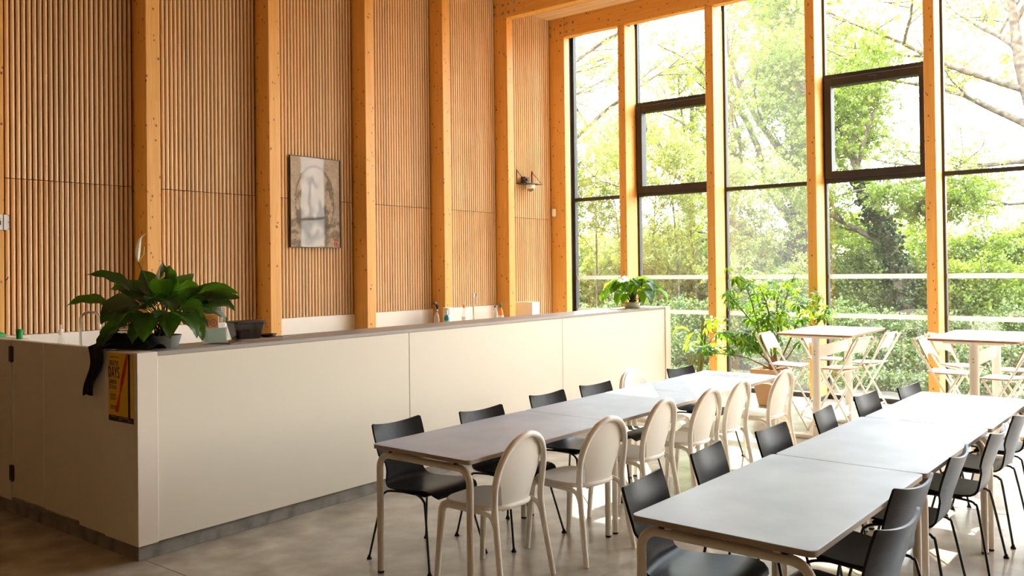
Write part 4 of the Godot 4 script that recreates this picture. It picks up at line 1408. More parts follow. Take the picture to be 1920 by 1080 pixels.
func lily(t: Node3D, seed_: int, spec: Array, m: Array):
	var r := RandomNumberGenerator.new()
	r.seed = seed_
	for s in spec:
		var base := Vector3(r.randf_range(-0.04, 0.04), 0.07, r.randf_range(-0.04, 0.04))
		var q := long_leaf(base, deg_to_rad(s[0]), s[1], s[2], s[3], s[4] * 1.4, s[5], s[6], s[7] if s.size() > 7 else r.randf_range(-0.28, 0.28))
		var leaf := obj("leaf", q[1], m[r.randi() % m.size()], t)
		obj("stem", q[0], M.stem_green, leaf)

func spathe(t: Node3D, base: Vector3, top: Vector3, sz: float, turn: float):
	var b := MB.new()
	b.tube(curve([base, base.lerp(top, 0.5) + Vector3(0.02, 0.02, 0.0), top], 5), 0.0035, 6)
	var s := obj("flower_stalk", b, M.stem_green, t)
	var g := []
	for k in 9:
		var u := k / 8.0
		var w := sz * 0.42 * sin(PI * pow(u * 0.96 + 0.02, 0.7))
		var row := []
		for j in 7:
			var v := -1.0 + j / 3.0
			var lean := Vector3(0.10 * u * sz, sz * u * (1.0 if u < 0.8 else 0.97), 0)
			if u > 0.85: lean.x += (u - 0.85) * sz * 1.3
			row.append(top + Basis(Vector3.UP, turn) * (lean + Vector3(0.5 * w * (1.0 - v * v) * -0.6, 0, v * w * 0.5)))
		g.append(row)
	b = MB.new()
	b.sheet(g, 0.0)
	obj("spathe", b, M.spathe, t)
	b = MB.new()
	b.tube([top, top + Basis(Vector3.UP, turn) * Vector3(0.03, sz * 0.28, 0), top + Basis(Vector3.UP, turn) * Vector3(0.035, sz * 0.52, 0)], [0.004, 0.008, 0.004], 6)
	obj("spadix", b, M.spadix, t)

func pot(t: Node3D, prof: Array, m: Material, soil_y: float, soil_r: float):
	var b := MB.new()
	b.lathe(prof, 28)
	obj("pot", b, m, t)
	b = MB.new()
	b.lathe([Vector2(soil_r, soil_y), Vector2(soil_r * 0.5, soil_y + 0.01), Vector2(0, soil_y + 0.012)], 20)
	obj("soil", b, M.soil, t)

func build_plants():
	leaf_mat("leaf_deep", Color(0.11, 0.20, 0.07), Color(0.26, 0.42, 0.05), 0.38)
	leaf_mat("leaf_mid", Color(0.15, 0.27, 0.08), Color(0.34, 0.55, 0.06), 0.36)
	leaf_mat("leaf_fresh", Color(0.24, 0.42, 0.10), Color(0.55, 0.80, 0.08), 0.36)
	leaf_mat("leaf_lime", Color(0.42, 0.58, 0.14), Color(0.75, 0.90, 0.12), 0.36)
	leaf_mat("leaf_yellow", Color(0.80, 0.66, 0.10), Color(0.85, 0.70, 0.10), 0.45)
	leaf_mat("spathe", Color(0.90, 0.87, 0.78), Color(0.5, 0.48, 0.40), 0.5)
	mat("stem_green", Color(0.20, 0.25, 0.10), 0.5)
	mat("stem_brown", Color(0.48, 0.36, 0.22), 0.8)
	mat("spadix", Color(0.72, 0.62, 0.30), 0.7)
	mat("pot_grey", Color(0.50, 0.50, 0.48), 0.7)
	mat("pot_white", Color(0.90, 0.89, 0.86), 0.5)
	# peace lily on the counter corner; azimuth 0 is +x (to the room), 90 is -z (to the windows)
	var t := thing("peace_lily", "potted peace lily with a white flower on the counter corner", "plant", Vector3(-5.13, 1.248, -2.93))
	pot(t, [Vector2(0, 0), Vector2(0.085, 0), Vector2(0.095, 0.005), Vector2(0.115, 0.075), Vector2(0.117, 0.08), Vector2(0.109, 0.08), Vector2(0.105, 0.06), Vector2(0, 0.06)], M.pot_grey, 0.062, 0.105)
	var right := 52.0     # azimuth that runs straight to the right in the picture
	var sp := []
	# [angle from picture-right, reach, rise, blade length, width, first pitch, droop]
	var hand := [
		[180, 0.30, 0.20, 0.26, 0.085, 0.5, 1.2], [172, 0.22, 0.30, 0.30, 0.08, 0.75, 1.0], [185, 0.17, 0.08, 0.20, 0.12, -0.1, 1.5], [200, 0.14, 0.16, 0.24, 0.14, 0.3, 1.6],
		[160, 0.14, 0.24, 0.24, 0.12, 0.9, 1.6], [140, 0.09, 0.26, 0.20, 0.12, 1.2, 0.5], [100, 0.04, 0.25, 0.24, 0.09, 1.45, 0.2], [70, 0.05, 0.22, 0.22, 0.12, 1.35, 0.4],
		[40, 0.10, 0.26, 0.20, 0.10, 1.0, 0.6], [20, 0.18, 0.24, 0.26, 0.10, 0.7, 1.7], [0, 0.24, 0.20, 0.24, 0.11, 0.4, 0.6], [-10, 0.18, 0.22, 0.28, 0.085, 0.3, 1.4],
		[-20, 0.22, 0.27, 0.28, 0.080, 0.35, 0.9], [10, 0.16, 0.22, 0.22, 0.11, 0.6, 0.9], [-45, 0.14, 0.14, 0.26, 0.13, -0.1, 1.3], [-75, 0.10, 0.16, 0.26, 0.14, -0.2, 1.3],
		[-100, 0.08, 0.15, 0.25, 0.14, -0.3, 1.2], [-130, 0.12, 0.18, 0.24, 0.14, 0.1, 1.5], [-60, 0.10, 0.22, 0.26, 0.12, 0.4, 1.6], [-110, 0.07, 0.22, 0.18, 0.11, 0.6, 1.4],
		[-150, 0.16, 0.20, 0.26, 0.13, 0.3, 1.5], [-30, 0.12, 0.25, 0.22, 0.10, 0.8, 1.2], [120, 0.12, 0.18, 0.22, 0.12, 0.8, 1.0], [60, 0.14, 0.16, 0.22, 0.12, 0.6, 1.1],
		[150, 0.10, 0.20, 0.22, 0.12, 1.0, 1.2], [30, 0.20, 0.14, 0.22, 0.11, 0.2, 1.4], [-15, 0.12, 0.10, 0.20, 0.09, -0.2, 1.5], [165, 0.22, 0.12, 0.18, 0.10, 0.1, 1.6],
		[-170, 0.22, 0.05, 0.18, 0.10, -0.4, 1.0], [85, 0.08, 0.28, 0.20, 0.11, 1.3, 0.5], [-85, 0.05, 0.26, 0.2, 0.11, 1.1, 1.3], [5, 0.14, 0.10, 0.2, 0.12, 0.3, 1.4],
		[175, 0.10, 0.22, 0.24, 0.11, 0.6, 1.5], [190, 0.12, 0.12, 0.20, 0.12, 0.2, 1.5], [155, 0.18, 0.16, 0.22, 0.11, 0.4, 1.5], [-5, 0.10, 0.18, 0.22, 0.11, 0.5, 1.5], [15, 0.20, 0.17, 0.22, 0.11, 0.5, 1.3], [-40, 0.18, 0.18, 0.22, 0.11, 0.3, 1.5], [-120, 0.14, 0.10, 0.22, 0.12, -0.2, 1.2], [110, 0.08, 0.20, 0.22, 0.11, 1.0, 0.8], [35, 0.07, 0.18, 0.22, 0.11, 1.0, 0.9]]
	for h in hand:
		var q: Array = h.duplicate()
		q[0] = h[0] + right
		if absf(sin(deg_to_rad(h[0]))) < 0.7: q.append(9.0)
		sp.append(q)
	lily(t, 3, sp, [M.leaf_deep, M.leaf_deep, M.leaf_mid])
	var left := Vector3(-cos(deg_to_rad(right)), 0, sin(deg_to_rad(right)))
	spathe(t, Vector3(0, 0.07, 0), left * 0.14 + Vector3(0, 0.55, 0), 0.19, deg_to_rad(right))
	spathe(t, Vector3(0, 0.07, 0), left * 0.02 + Vector3(0, 0.43, 0), 0.10, deg_to_rad(right + 20))
	# the same kind, drooping, at the window end of the counter
	t = thing("peace_lily", "drooping green pot plant on the window end of the counter", "plant", Vector3(-5.09, 1.248, -8.86))
	pot(t, [Vector2(0, 0), Vector2(0.08, 0), Vector2(0.088, 0.004), Vector2(0.10, 0.065), Vector2(0.094, 0.065), Vector2(0.09, 0.05), Vector2(0, 0.05)], M.pot_white, 0.052, 0.09)
	sp = []
	var r := RandomNumberGenerator.new()
	r.seed = 14
	for k in 40:
		var inner := k % 3
		sp.append([k * 137.5, 0.05 + 0.07 * inner + r.randf() * 0.03, 0.22 - 0.05 * inner + r.randf() * 0.06, 0.22 + 0.06 * r.randf(), 0.085 + 0.03 * r.randf(), 0.45 - 0.25 * inner, 1.9 + 0.3 * r.randf()])
	lily(t, 8, sp, [M.leaf_fresh, M.leaf_mid, M.leaf_lime, M.leaf_fresh])
	lily(t, 9, [[20, 0.03, 0.17, 0.16, 0.07, -0.6, 0.9]], [M.leaf_yellow])

	# umbrella plant (palmate leaves on woody stems) in a clay pot by the glass
	t = thing("umbrella_plant", "tall umbrella plant in a square clay pot by the windows", "plant", Vector3(-3.96, 0, -10.33))
	var pb := MB.new()
	pb.lathe([Vector2(0, 0), Vector2(0.17, 0), Vector2(0.185, 0.012), Vector2(0.285, 0.44), Vector2(0.285, 0.455), Vector2(0.262, 0.455), Vector2(0.25, 0.41), Vector2(0, 0.41)], 4, Vector3.ZERO, false, Basis(Vector3.UP, PI / 4))
	obj("pot", pb, M.terracotta, t)
	pb = MB.new()
	pb.lathe([Vector2(0.25, 0.415), Vector2(0.12, 0.43), Vector2(0, 0.43)], 4, Vector3.ZERO, false, Basis(Vector3.UP, PI / 4))
	obj("soil", pb, M.soil, t)
	var fan := []
	for v in 3:
		var b := MB.new()
		for k in 7:
			var a := TAU * k / 7.0 + 0.2 * v
			var o := Vector3(cos(a), 0, -sin(a))
			var s := o.cross(Vector3.UP)
			var g := []
			for i in 5:
				var u := i / 4.0
				var w: float = [0.004, 0.020, 0.027, 0.021, 0.001][i]
				var p := o * (0.035 + 0.115 * u) + Vector3.UP * (0.012 - (0.05 + 0.03 * v) * u * u)
				g.append([p - s * w + Vector3.UP * 0.006, p, p + s * w + Vector3.UP * 0.006])
			b.sheet(g, 0.0)
			b.tube([Vector3.ZERO, o * 0.036 + Vector3.UP * 0.012], 0.0015, 3, false)
		fan.append(b.done())
	r.seed = 21
	var rt := Vector3(0.79, 0, -0.61)     # right in the picture
	var stems := [[-0.10, 1.30, 0.02, 0.016], [0.12, 1.28, 0.0, 0.017], [-0.42, 1.20, 0.05, 0.014], [0.46, 1.15, -0.02, 0.014], [-0.62, 0.82, 0.06, 0.012], [0.28, 1.42, 0.03, 0.013], [-0.28, 1.42, -0.04, 0.013], [-0.35, 0.72, 0.16, 0.010], [0.58, 0.98, 0.04, 0.010], [-0.05, 0.95, 0.12, 0.010], [-0.72, 0.58, 0.10, 0.009], [-0.2, 0.62, 0.24, 0.009]]
	for s in stems:
		var foot := Vector3(r.randf_range(-0.09, 0.09), 0.40, r.randf_range(-0.09, 0.09))
		var end: Vector3 = rt * (s[0] * 1.2 - 0.04) + Vector3(0, s[1] * 1.15, 0) + Vector3(0.61, 0, 0.79) * s[2]
		var mid1 := foot.lerp(end, 0.35) + Vector3(r.randf_range(-0.05, 0.05), 0.10, r.randf_range(-0.05, 0.05))
		var mid2 := foot.lerp(end, 0.7) + Vector3(r.randf_range(-0.05, 0.05), 0.06, r.randf_range(-0.05, 0.05))
		var path := curve([foot, mid1, mid2, end], 5)
		var rad := []
		for k in path.size(): rad.append(lerpf(s[3], 0.004, float(k) / (path.size() - 1)))
		var b := MB.new()
		b.tube(path, rad, 6)
		var st := obj("stem", b, M.stem_brown, t)
		for k in 20:
			var u := 1.0 - 0.62 * pow(k / 19.0, 1.15)
			var p: Vector3 = path[int(u * (path.size() - 1))]
			var a := r.randf() * TAU
			var hold := Vector3(cos(a), r.randf_range(0.1, 0.9), sin(a)).normalized() * r.randf_range(0.06, 0.24)
			var tilt := Basis(Vector3(hold.z, 0, -hold.x).normalized(), r.randf_range(0.1, 0.9)) * Basis(Vector3.UP, r.randf() * TAU)
			var low := p.y < 0.8
			var m: Material = M.leaf_lime if (not low and r.randf() < 0.4) else (M.leaf_fresh if r.randf() < 0.5 else M.leaf_mid)
			var sc := r.randf_range(0.45, 0.78)
			var lf := inst("leaf", fan[r.randi() % 3], m, t, Transform3D(tilt * Basis.from_scale(Vector3.ONE * sc), p + hold))
			b = MB.new()
			b.tube([p, p + hold * 0.5 + Vector3(0, 0.01, 0), p + hold], 0.0022, 4, false)
			obj("leaf_stalk", b, M.stem_green, t)

	# bird-of-paradise with cut stems behind the counter end
	t = thing("bird_of_paradise", "broad-leaved plant with cut stems in a white pot beyond the counter", "plant", Vector3(-4.86, 0, -10.15))
	pot(t, [Vector2(0, 0), Vector2(0.16, 0), Vector2(0.17, 0.01), Vector2(0.19, 0.36), Vector2(0.195, 0.37), Vector2(0.18, 0.37), Vector2(0.17, 0.33), Vector2(0, 0.33)], M.pot_white, 0.335, 0.17)
	for q in [[Vector3(0.0, 0.33, 0.02), Vector3(0.055, 1.06, -0.04), 0.020], [Vector3(0.03, 0.33, 0.0), Vector3(0.088, 1.065, -0.07), 0.014], [Vector3(-0.10, 0.33, 0.03), Vector3(-0.12, 0.62, 0.06), 0.016], [Vector3(-0.07, 0.33, 0.05), Vector3(-0.075, 0.60, 0.05), 0.013]]:
		var b := MB.new()
		b.tube([q[0], q[0].lerp(q[1], 0.5) + Vector3(0.006, 0, 0), q[1]], [q[2] * 1.2, q[2], q[2] * 0.8], 8)
		obj("cut_stem", b, M.stem_olive, t)
	var leaves := [[205, 0.16, 0.56, 0.26, 0.15, 0.7, 2.3], [60, 0.14, 0.60, 0.30, 0.13, 0.5, 0.9], [190, 0.05, 0.56, 0.30, 0.12, -0.9, 0.7], [40, 0.04, 0.52, 0.32, 0.15, -1.1, 0.4], [45, 0.22, 0.44, 0.30, 0.13, 0.3, 1.7], [70, 0.26, 0.50, 0.34, 0.10, 0.4, 2.1], [150, 0.1, 0.30, 0.25, 0.10, 0.5, 1.4], [30, 0.20, 0.25, 0.26, 0.09, 0.4, 1.5]]
	r.seed = 4
	for s in leaves:
		var q := long_leaf(Vector3(r.randf_range(-0.05, 0.05), 0.33, r.randf_range(-0.05, 0.05)), deg_to_rad(s[0]), s[1], s[2], s[3], s[4], s[5], s[6], r.randf_range(-0.3, 0.3))
		var lf := obj("leaf", q[1], M.leaf_lime if r.randf() < 0.6 else M.leaf_fresh, t)
		obj("stem", q[0], M.stem_olive, lf)

	# black cloth bunched round the lily pot and hanging over the counter end
	t = thing("black_cloth", "black cloth bunched by the lily pot and hanging over the counter end", "cloth", Vector3(-5.30, 1.248, -2.72))
	var g := []
	var nz := noise(0.55, 5, 2)
	for i in 27:
		var u := i / 26.0
		var row := []
		for j in 13:
			var v := -1.0 + j / 6.0
			var x := -0.13 + 0.46 * u
			var z := 0.02 - 0.10 * u + 0.085 * v * (1.0 - 0.25 * u)
			var hump := 0.115 * sqrt(maxf(0.0, 1.0 - v * v)) * sqrt(sin(PI * clampf(u, 0.02, 0.98)))
			hump *= 0.85 + 0.55 * nz.get_noise_2d(u * 5.0, v * 1.6)
			row.append(Vector3(x, 0.006 + hump, z))
		g.append(row)
	var cb := MB.new()
	cb.sheet(g, 0.004)
	obj("bunched_fold", cb, M.black_cloth, t)
	g = []
	for i in 17:
		var u := i / 16.0
		var row := []
		for j in 11:
			var v := -1.0 + j / 5.0
			var w := 0.075 - 0.012 * u + 0.015 * sin(u * 5.0)
			var y := 0.035
			var z := 0.0
			if u < 0.25:
				y = 0.05 - 0.03 * (u / 0.25) * (u / 0.25)
				z = 0.0 + 0.125 * u / 0.25
			else:
				y = 0.02 - 0.30 * (u - 0.25) / 0.75 - (0.012 * sin(v * 5.0) if i == 16 else 0.0)
				z = 0.125 + 0.012 * sin(u * 9.0)
			z += 0.010 * sin(v * 7.0 + u * 2.0) * (0.4 + u)
			row.append(Vector3(-0.03 + w * v - 0.10 * u * u + 0.02, y, z))
		g.append(row)
	cb = MB.new()
	cb.sheet(g, 0.004)
	obj("hanging_fold", cb, M.black_cloth, t)

# ------------------------------------------------------------------ outside
var twig_mesh: Array = []

func make_twigs():
	for v in 3:
		var r := RandomNumberGenerator.new()
		r.seed = 100 + v
		var b := MB.new()
		for k in 8:
			var o := Vector3(r.randf_range(-1, 1), r.randf_range(-0.5, 0.7), r.randf_range(-1, 1)).normalized()
			var s := o.cross(Vector3(r.randf_range(-0.4, 0.4), 1, r.randf_range(-0.4, 0.4))).normalized()
			var up := s.cross(o)
			var p := Vector3(r.randf_range(-0.09, 0.09), r.randf_range(-0.08, 0.08), r.randf_range(-0.09, 0.09))
			var l := r.randf_range(0.065, 0.10)
			var w := l * 0.42
			var a := p
			var m1 := p + o * l * 0.45 - up * 0.004
			var e := p + o * l - up * l * 0.18
			var q1 := p + o * l * 0.42 + s * w + up * 0.010
			var q2 := p + o * l * 0.42 - s * w + up * 0.010
			b.tri(a, q1, m1); b.tri(q1, e, m1); b.tri(a, m1, q2); b.tri(m1, e, q2)
		twig_mesh.append(b.done())

func foliage(t: Node3D, called: String, places: Array, m: Material, size: float, r: RandomNumberGenerator):
	var mm := MultiMesh.new()
	mm.transform_format = MultiMesh.TRANSFORM_3D
	mm.use_colors = true
	mm.mesh = twig_mesh[r.randi() % 3]
	mm.instance_count = places.size()
	for k in places.size():
		var bs := Basis(Vector3(r.randf_range(-1, 1), r.randf_range(-1, 1), r.randf_range(-1, 1)).normalized(), r.randf() * TAU).scaled(Vector3.ONE * size * r.randf_range(0.75, 1.3))
		mm.set_instance_transform(k, Transform3D(bs, places[k]))
		var f := r.randf_range(0.72, 1.25)
		mm.set_instance_color(k, Color(f * r.randf_range(0.92, 1.12), f, f * r.randf_range(0.8, 1.1)))
	var o := MultiMeshInstance3D.new()
	o.name = called
	o.multimesh = mm
	o.material_override = m
	o.set_meta("kind", "stuff")
	t.add_child(o, true)

func grow(b: MB, p: Vector3, d: Vector3, length: float, rad: float, depth: int, r: RandomNumberGenerator, tips: Array, droop: float):
	var path := [p]
	var dir := d
	var n := 5
	var kids := []
	for k in n:
		dir = (dir + Vector3(r.randf_range(-1, 1), r.randf_range(-0.7, 0.8) - droop, r.randf_range(-1, 1)) * 0.20).normalized()
		p += dir * length / n
		path.append(p)
		if depth > 0 and k >= 1: kids.append([p, dir])
		if depth <= 1: tips.append(p)
	var rad2 := []
	for k in path.size(): rad2.append(lerpf(rad, rad * 0.55, float(k) / n))
	b.tube(path, rad2, 7 if depth > 1 else 4, false)
	if depth == 0: return
	for q in kids:
		if r.randf() < 0.12: continue
		var a := r.randf() * TAU
		var side := Vector3(cos(a), r.randf_range(-0.2, 0.5), sin(a)).normalized()
		grow(b, q[0], (q[1] * 0.55 + side * 0.75).normalized(), length * r.randf_range(0.5, 0.72), rad * 0.48, depth - 1, r, tips, droop)
	grow(b, p, dir, length * 0.65, rad * 0.52, depth - 1, r, tips, droop)

# trunk follows given points, then limbs start where told: [point, direction, length, radius]
func tree(label: String, base: Vector3, trunk: Array, radii: Array, limbs: Array, seed_: int, m: Material, size: float, per_tip: int, spread: float, droop := 0.05, ivy := 0, group := "trees outside the windows"):
	var r := RandomNumberGenerator.new()
	r.seed = seed_
	var t := thing("tree", label, "tree", base, 0.0, group)
	var b := MB.new()
	var pts := curve(trunk, 4)
	var rr := []
	for k in pts.size():
		var u := float(k) / (pts.size() - 1) * (radii.size() - 1)
		rr.append(lerpf(radii[int(u)], radii[mini(int(u) + 1, radii.size() - 1)], u - int(u)))
	b.tube(pts, rr, 10, false)
	obj("trunk", b, M.bark, t)
	b = MB.new()
	var tips := []
	for l in limbs: grow(b, l[0], l[1].normalized(), l[2], l[3], 2, r, tips, droop)
	obj("branches", b, M.bark, t)
	var places := []
	for p in tips:
		for k in per_tip:
			places.append(p + Vector3(r.randfn(0, 1), r.randfn(0, 0.8), r.randfn(0, 1)) * spread)
	foliage(t, "crown_leaves", places, m, size, r)
	if ivy:
		places = []
		for k in ivy:
			var u := r.randf()
			var i := int(u * 0.75 * (pts.size() - 1))
			var a := r.randf() * TAU
			places.append(pts[i] + Vector3(cos(a), r.randf_range(-0.6, 0.6), sin(a)) * (rr[i] + r.randf_range(0.0, 0.12)))
		foliage(t, "ivy", places, M.leaf_ivy, 1.1, r)

func shrub(label: String, base: Vector3, rad: Vector3, count: int, m: Material, size: float, seed_: int, group: String, called := "shrub"):
	var r := RandomNumberGenerator.new()
	r.seed = seed_
	var t := thing(called, label, "shrub", base, 0.0, group)
	var b := MB.new()
	var places := []
	for k in 7:
		var a := r.randf() * TAU
		var e := Vector3(cos(a) * rad.x * r.randf_range(0.2, 0.75), rad.y * r.randf_range(1.2, 1.9), sin(a) * rad.z * r.randf_range(0.2, 0.75))
		b.tube(curve([Vector3(cos(a) * 0.1, 0, sin(a) * 0.1), e * Vector3(0.35, 0.5, 0.35) + Vector3(r.randf_range(-0.1, 0.1), 0, 0), e], 4), [0.035, 0.032, 0.03, 0.027, 0.024, 0.02, 0.016, 0.012, 0.008], 5, false)
	obj("stems", b, M.bark, t)
	while places.size() < count:
		var q := Vector3(r.randf_range(-1, 1), r.randf_range(-1, 1), r.randf_range(-1, 1))
		var l := q.length()
		if l > 1.0 or l < 0.35 + 0.3 * r.randf(): continue
		# lumpy outline
		q *= 0.82 + 0.22 * sin(q.x * 7.0 + seed_) * sin(q.z * 6.0 + q.y * 5.0 + seed_ * 1.7) + 0.10 * r.randf()
		places.append(Vector3(q.x * rad.x, rad.y + q.y * rad.y, q.z * rad.z))
	foliage(t, "leaves", places, m, size, r)

# a point outside at a pixel column of the photo's frame is simply a bearing from the camera
func bearing(deg: float, dist: float) -> Vector3:
	return Vector3(-sin(deg_to_rad(deg)) * dist, -0.25, -cos(deg_to_rad(deg)) * dist)

func build_outside():
	make_twigs()
	leaf_mat("leaf_tree", Color(0.49, 0.55, 0.25), Color(0.95, 1.0, 0.40), 0.5, true)
	leaf_mat("leaf_pale", Color(0.55, 0.58, 0.35), Color(0.98, 0.99, 0.55), 0.5, true)
	leaf_mat("leaf_wood", Color(0.36, 0.42, 0.18), Color(0.66, 0.72, 0.24), 0.5, true)
	leaf_mat("leaf_ivy", Color(0.17, 0.25, 0.09), Color(0.30, 0.42, 0.10), 0.4, true)
	var bk := mat("bark", Color.WHITE, 0.95)
	bk.albedo_texture = ramp_tex(128, 0.05, 15, [Color(0.20, 0.17, 0.13), Color(0.36, 0.31, 0.25), Color(0.46, 0.41, 0.34)], 4)
	bk.uv1_scale = Vector3(3, 1, 1)
	var gm := mat("ground_soil", Color.WHITE, 1.0)
	gm.albedo_texture = ramp_tex(512, 0.02, 18, [Color(0.15, 0.12, 0.085), Color(0.36, 0.33, 0.20)], 5)
	gm.uv1_triplanar = true
	gm.uv1_world_triplanar = true
	gm.uv1_scale = Vector3(0.2, 0.2, 0.2)
	# ground falling slightly away from the building
	var b := MB.new()
	var g := []
	var nz := noise(0.08, 3, 3)
	for i in 31:
		var row := []
		for j in 41:
			var x := -70.0 + 2.6 * j
			var z := -11.32 - 2.4 * i
			row.append(Vector3(x, -0.08 - 0.05 * minf(i, 4.0) + (0.25 * nz.get_noise_2d(x, z) if i > 1 else 0.0), z))
		g.append(row)
	var flipped := []
	for row in g: flipped.append(row)
	b.sheet(flipped, 0.0)
	b.quad(Vector3(6.25, -0.08, 20), Vector3(60, -0.3, 20), Vector3(60, -0.3, -11.33), Vector3(6.25, -0.08, -11.33))
	var gr := obj("ground", b, M.ground_soil)
	gr.set_meta("kind", "structure")

	# --- big trees
	tree("large ivy-clad tree with leaning limbs seen through the third window", bearing(19.2, 25.0), [Vector3(0, 0, 0), Vector3(-0.1, 1.6, 0), Vector3(0.1, 3.2, 0), Vector3(0.0, 5.0, 0), Vector3(0.15, 7.2, 0), Vector3(0.1, 9.0, 0)], [0.42, 0.34, 0.30, 0.22, 0.15, 0.06], [[Vector3(-0.1, 2.2, 0), Vector3(-1.4, 1.0, 0.4), 3.6, 0.17], [Vector3(0.05, 2.9, 0), Vector3(-1.1, 1.5, -0.2), 3.6, 0.15], [Vector3(0.1, 3.6, 0), Vector3(0.7, 1.0, 0.5), 1.9, 0.12], [Vector3(0.0, 4.6, 0), Vector3(-0.8, 1.2, 0.7), 3.0, 0.11], [Vector3(0.05, 5.6, 0), Vector3(0.5, 1.2, -0.8), 1.8, 0.10], [Vector3(0.1, 6.6, 0), Vector3(-0.7, 1.2, -0.4), 2.5, 0.09], [Vector3(0.15, 7.6, 0), Vector3(0.4, 1.0, 0.4), 2.0, 0.07], [Vector3(0.1, 8.4, 0), Vector3(-0.5, 0.8, 0.2), 1.8, 0.06]], 51, M.leaf_tree, 0.82, 10, 0.30, 0.05, 900)
	tree("leaning ivy-wrapped tree seen through the fourth window", bearing(13.4, 21.5), [Vector3(0.35, 0, 0), Vector3(0.1, 1.4, 0), Vector3(-0.35, 2.8, 0), Vector3(-0.9, 4.3, 0), Vector3(-1.5, 6.0, 0)], [0.24, 0.20, 0.16, 0.10, 0.05], [[Vector3(-0.2, 2.4, 0), Vector3(-1.2, 0.8, 0.3), 1.9, 0.08], [Vector3(-0.4, 3.0, 0), Vector3(0.7, 0.3, 0.2), 1.3, 0.05], [Vector3(-0.6, 3.5, 0), Vector3(-0.7, 1.0, -0.4), 2.0, 0.08], [Vector3(-0.9, 4.3, 0), Vector3(0.3, 0.7, 0.5), 1.6, 0.06], [Vector3(-1.2, 5.2, 0), Vector3(-0.7, 0.8, 0.2), 1.6, 0.05]], 52, M.leaf_tree, 0.75, 10, 0.24, 0.05, 700)
	tree("sparse-limbed tree with arching branches seen through the fifth window", bearing(6.8, 22.0), [Vector3(0.6, 0, 0), Vector3(0.5, 2.0, 0), Vector3(0.4, 4.4, 0), Vector3(0.0, 6.4, 0), Vector3(-0.2, 8.2, 0)], [0.30, 0.24, 0.20, 0.14, 0.06], [[Vector3(0.4, 4.2, 0), Vector3(-1.3, 0.25, 0.2), 2.6, 0.07], [Vector3(0.3, 4.9, 0), Vector3(-1.2, 0.9, 0.2), 2.8, 0.09], [Vector3(0.1, 5.8, 0), Vector3(-1.0, 0.7, 0.5), 2.8, 0.09], [Vector3(0.2, 5.4, 0), Vector3(1.0, 0.7, -0.3), 2.6, 0.09], [Vector3(0.0, 6.6, 0), Vector3(-0.9, 0.9, -0.5), 2.4, 0.08], [Vector3(-0.1, 7.3, 0), Vector3(0.4, 0.9, 0.5), 2.0, 0.06], [Vector3(0.45, 3.3, 0), Vector3(-1.0, -0.05, 0.1), 1.7, 0.04]], 53, M.leaf_pale, 0.62, 5, 0.2, 0.08, 0)
	tree("open-crowned tree with long bare limbs seen through the first window", bearing(37.5, 24.5), [Vector3(0, 0, 0), Vector3(0.1, 2.0, 0), Vector3(0.0, 4.2, 0), Vector3(0.2, 6.2, 0), Vector3(0.1, 8.6, 0)], [0.30, 0.24, 0.20, 0.14, 0.06], [[Vector3(0.0, 3.9, 0), Vector3(1.3, 0.25, 0.2), 3.0, 0.08], [Vector3(0.1, 4.8, 0), Vector3(1.2, 0.4, -0.2), 3.2, 0.09], [Vector3(0.1, 5.6, 0), Vector3(1.1, 0.6, 0.4), 3.0, 0.09], [Vector3(0.2, 6.4, 0), Vector3(1.0, 0.8, -0.3), 2.8, 0.08], [Vector3(0.1, 7.4, 0), Vector3(0.9, 0.6, 0.3), 2.4, 0.06], [Vector3(0.2, 6.0, 0), Vector3(-1.0, 0.8, 0.3), 2.6, 0.08], [Vector3(0.1, 8.0, 0), Vector3(-0.6, 0.8, -0.3), 2.0, 0.05]], 54, M.leaf_pale, 0.65, 5, 0.24, 0.06, 0)
	tree("light green tree filling the opening sash of the second window", bearing(26.0, 27.0), [Vector3(0, 0, 0), Vector3(0.1, 2.0, 0), Vector3(0.0, 3.8, 0), Vector3(0.1, 5.6, 0), Vector3(0.1, 7.4, 0)], [0.26, 0.20, 0.15, 0.10, 0.05], [[Vector3(0.0, 3.6, 0), Vector3(1.0, 0.6, 0.2), 2.0, 0.07], [Vector3(0.0, 3.9, 0), Vector3(-1.0, 0.6, 0.2), 2.3, 0.07], [Vector3(0.05, 4.6, 0), Vector3(-0.8, 0.6, -0.3), 2.2, 0.07], [Vector3(0.05, 5.0, 0), Vector3(0.8, 0.9, 0.3), 2.2, 0.06], [Vector3(0.1, 5.6, 0), Vector3(-0.4, 0.9, 0.4), 1.8, 0.05]], 55, M.leaf_pale, 0.75, 6, 0.26, 0.05, 0)
	tree("bushy tree beyond the right edge of the windows", bearing(-3.0, 23.0), [Vector3(0, 0, 0), Vector3(0.1, 2.0, 0), Vector3(0.0, 4.0, 0), Vector3(0.1, 6.0, 0)], [0.26, 0.2, 0.15, 0.06], [[Vector3(0.0, 2.6, 0), Vector3(1.0, 0.7, 0.2), 2.4, 0.09], [Vector3(0.0, 3.4, 0), Vector3(-1.0, 0.7, 0.2), 2.6, 0.09], [Vector3(0.05, 4.4, 0), Vector3(0.3, 0.9, 0.5), 2.2, 0.07]], 56, M.leaf_tree, 1.3, 4, 0.3)
	# --- slender saplings in front of the pale thicket
	var sr := RandomNumberGenerator.new()
	sr.seed = 33
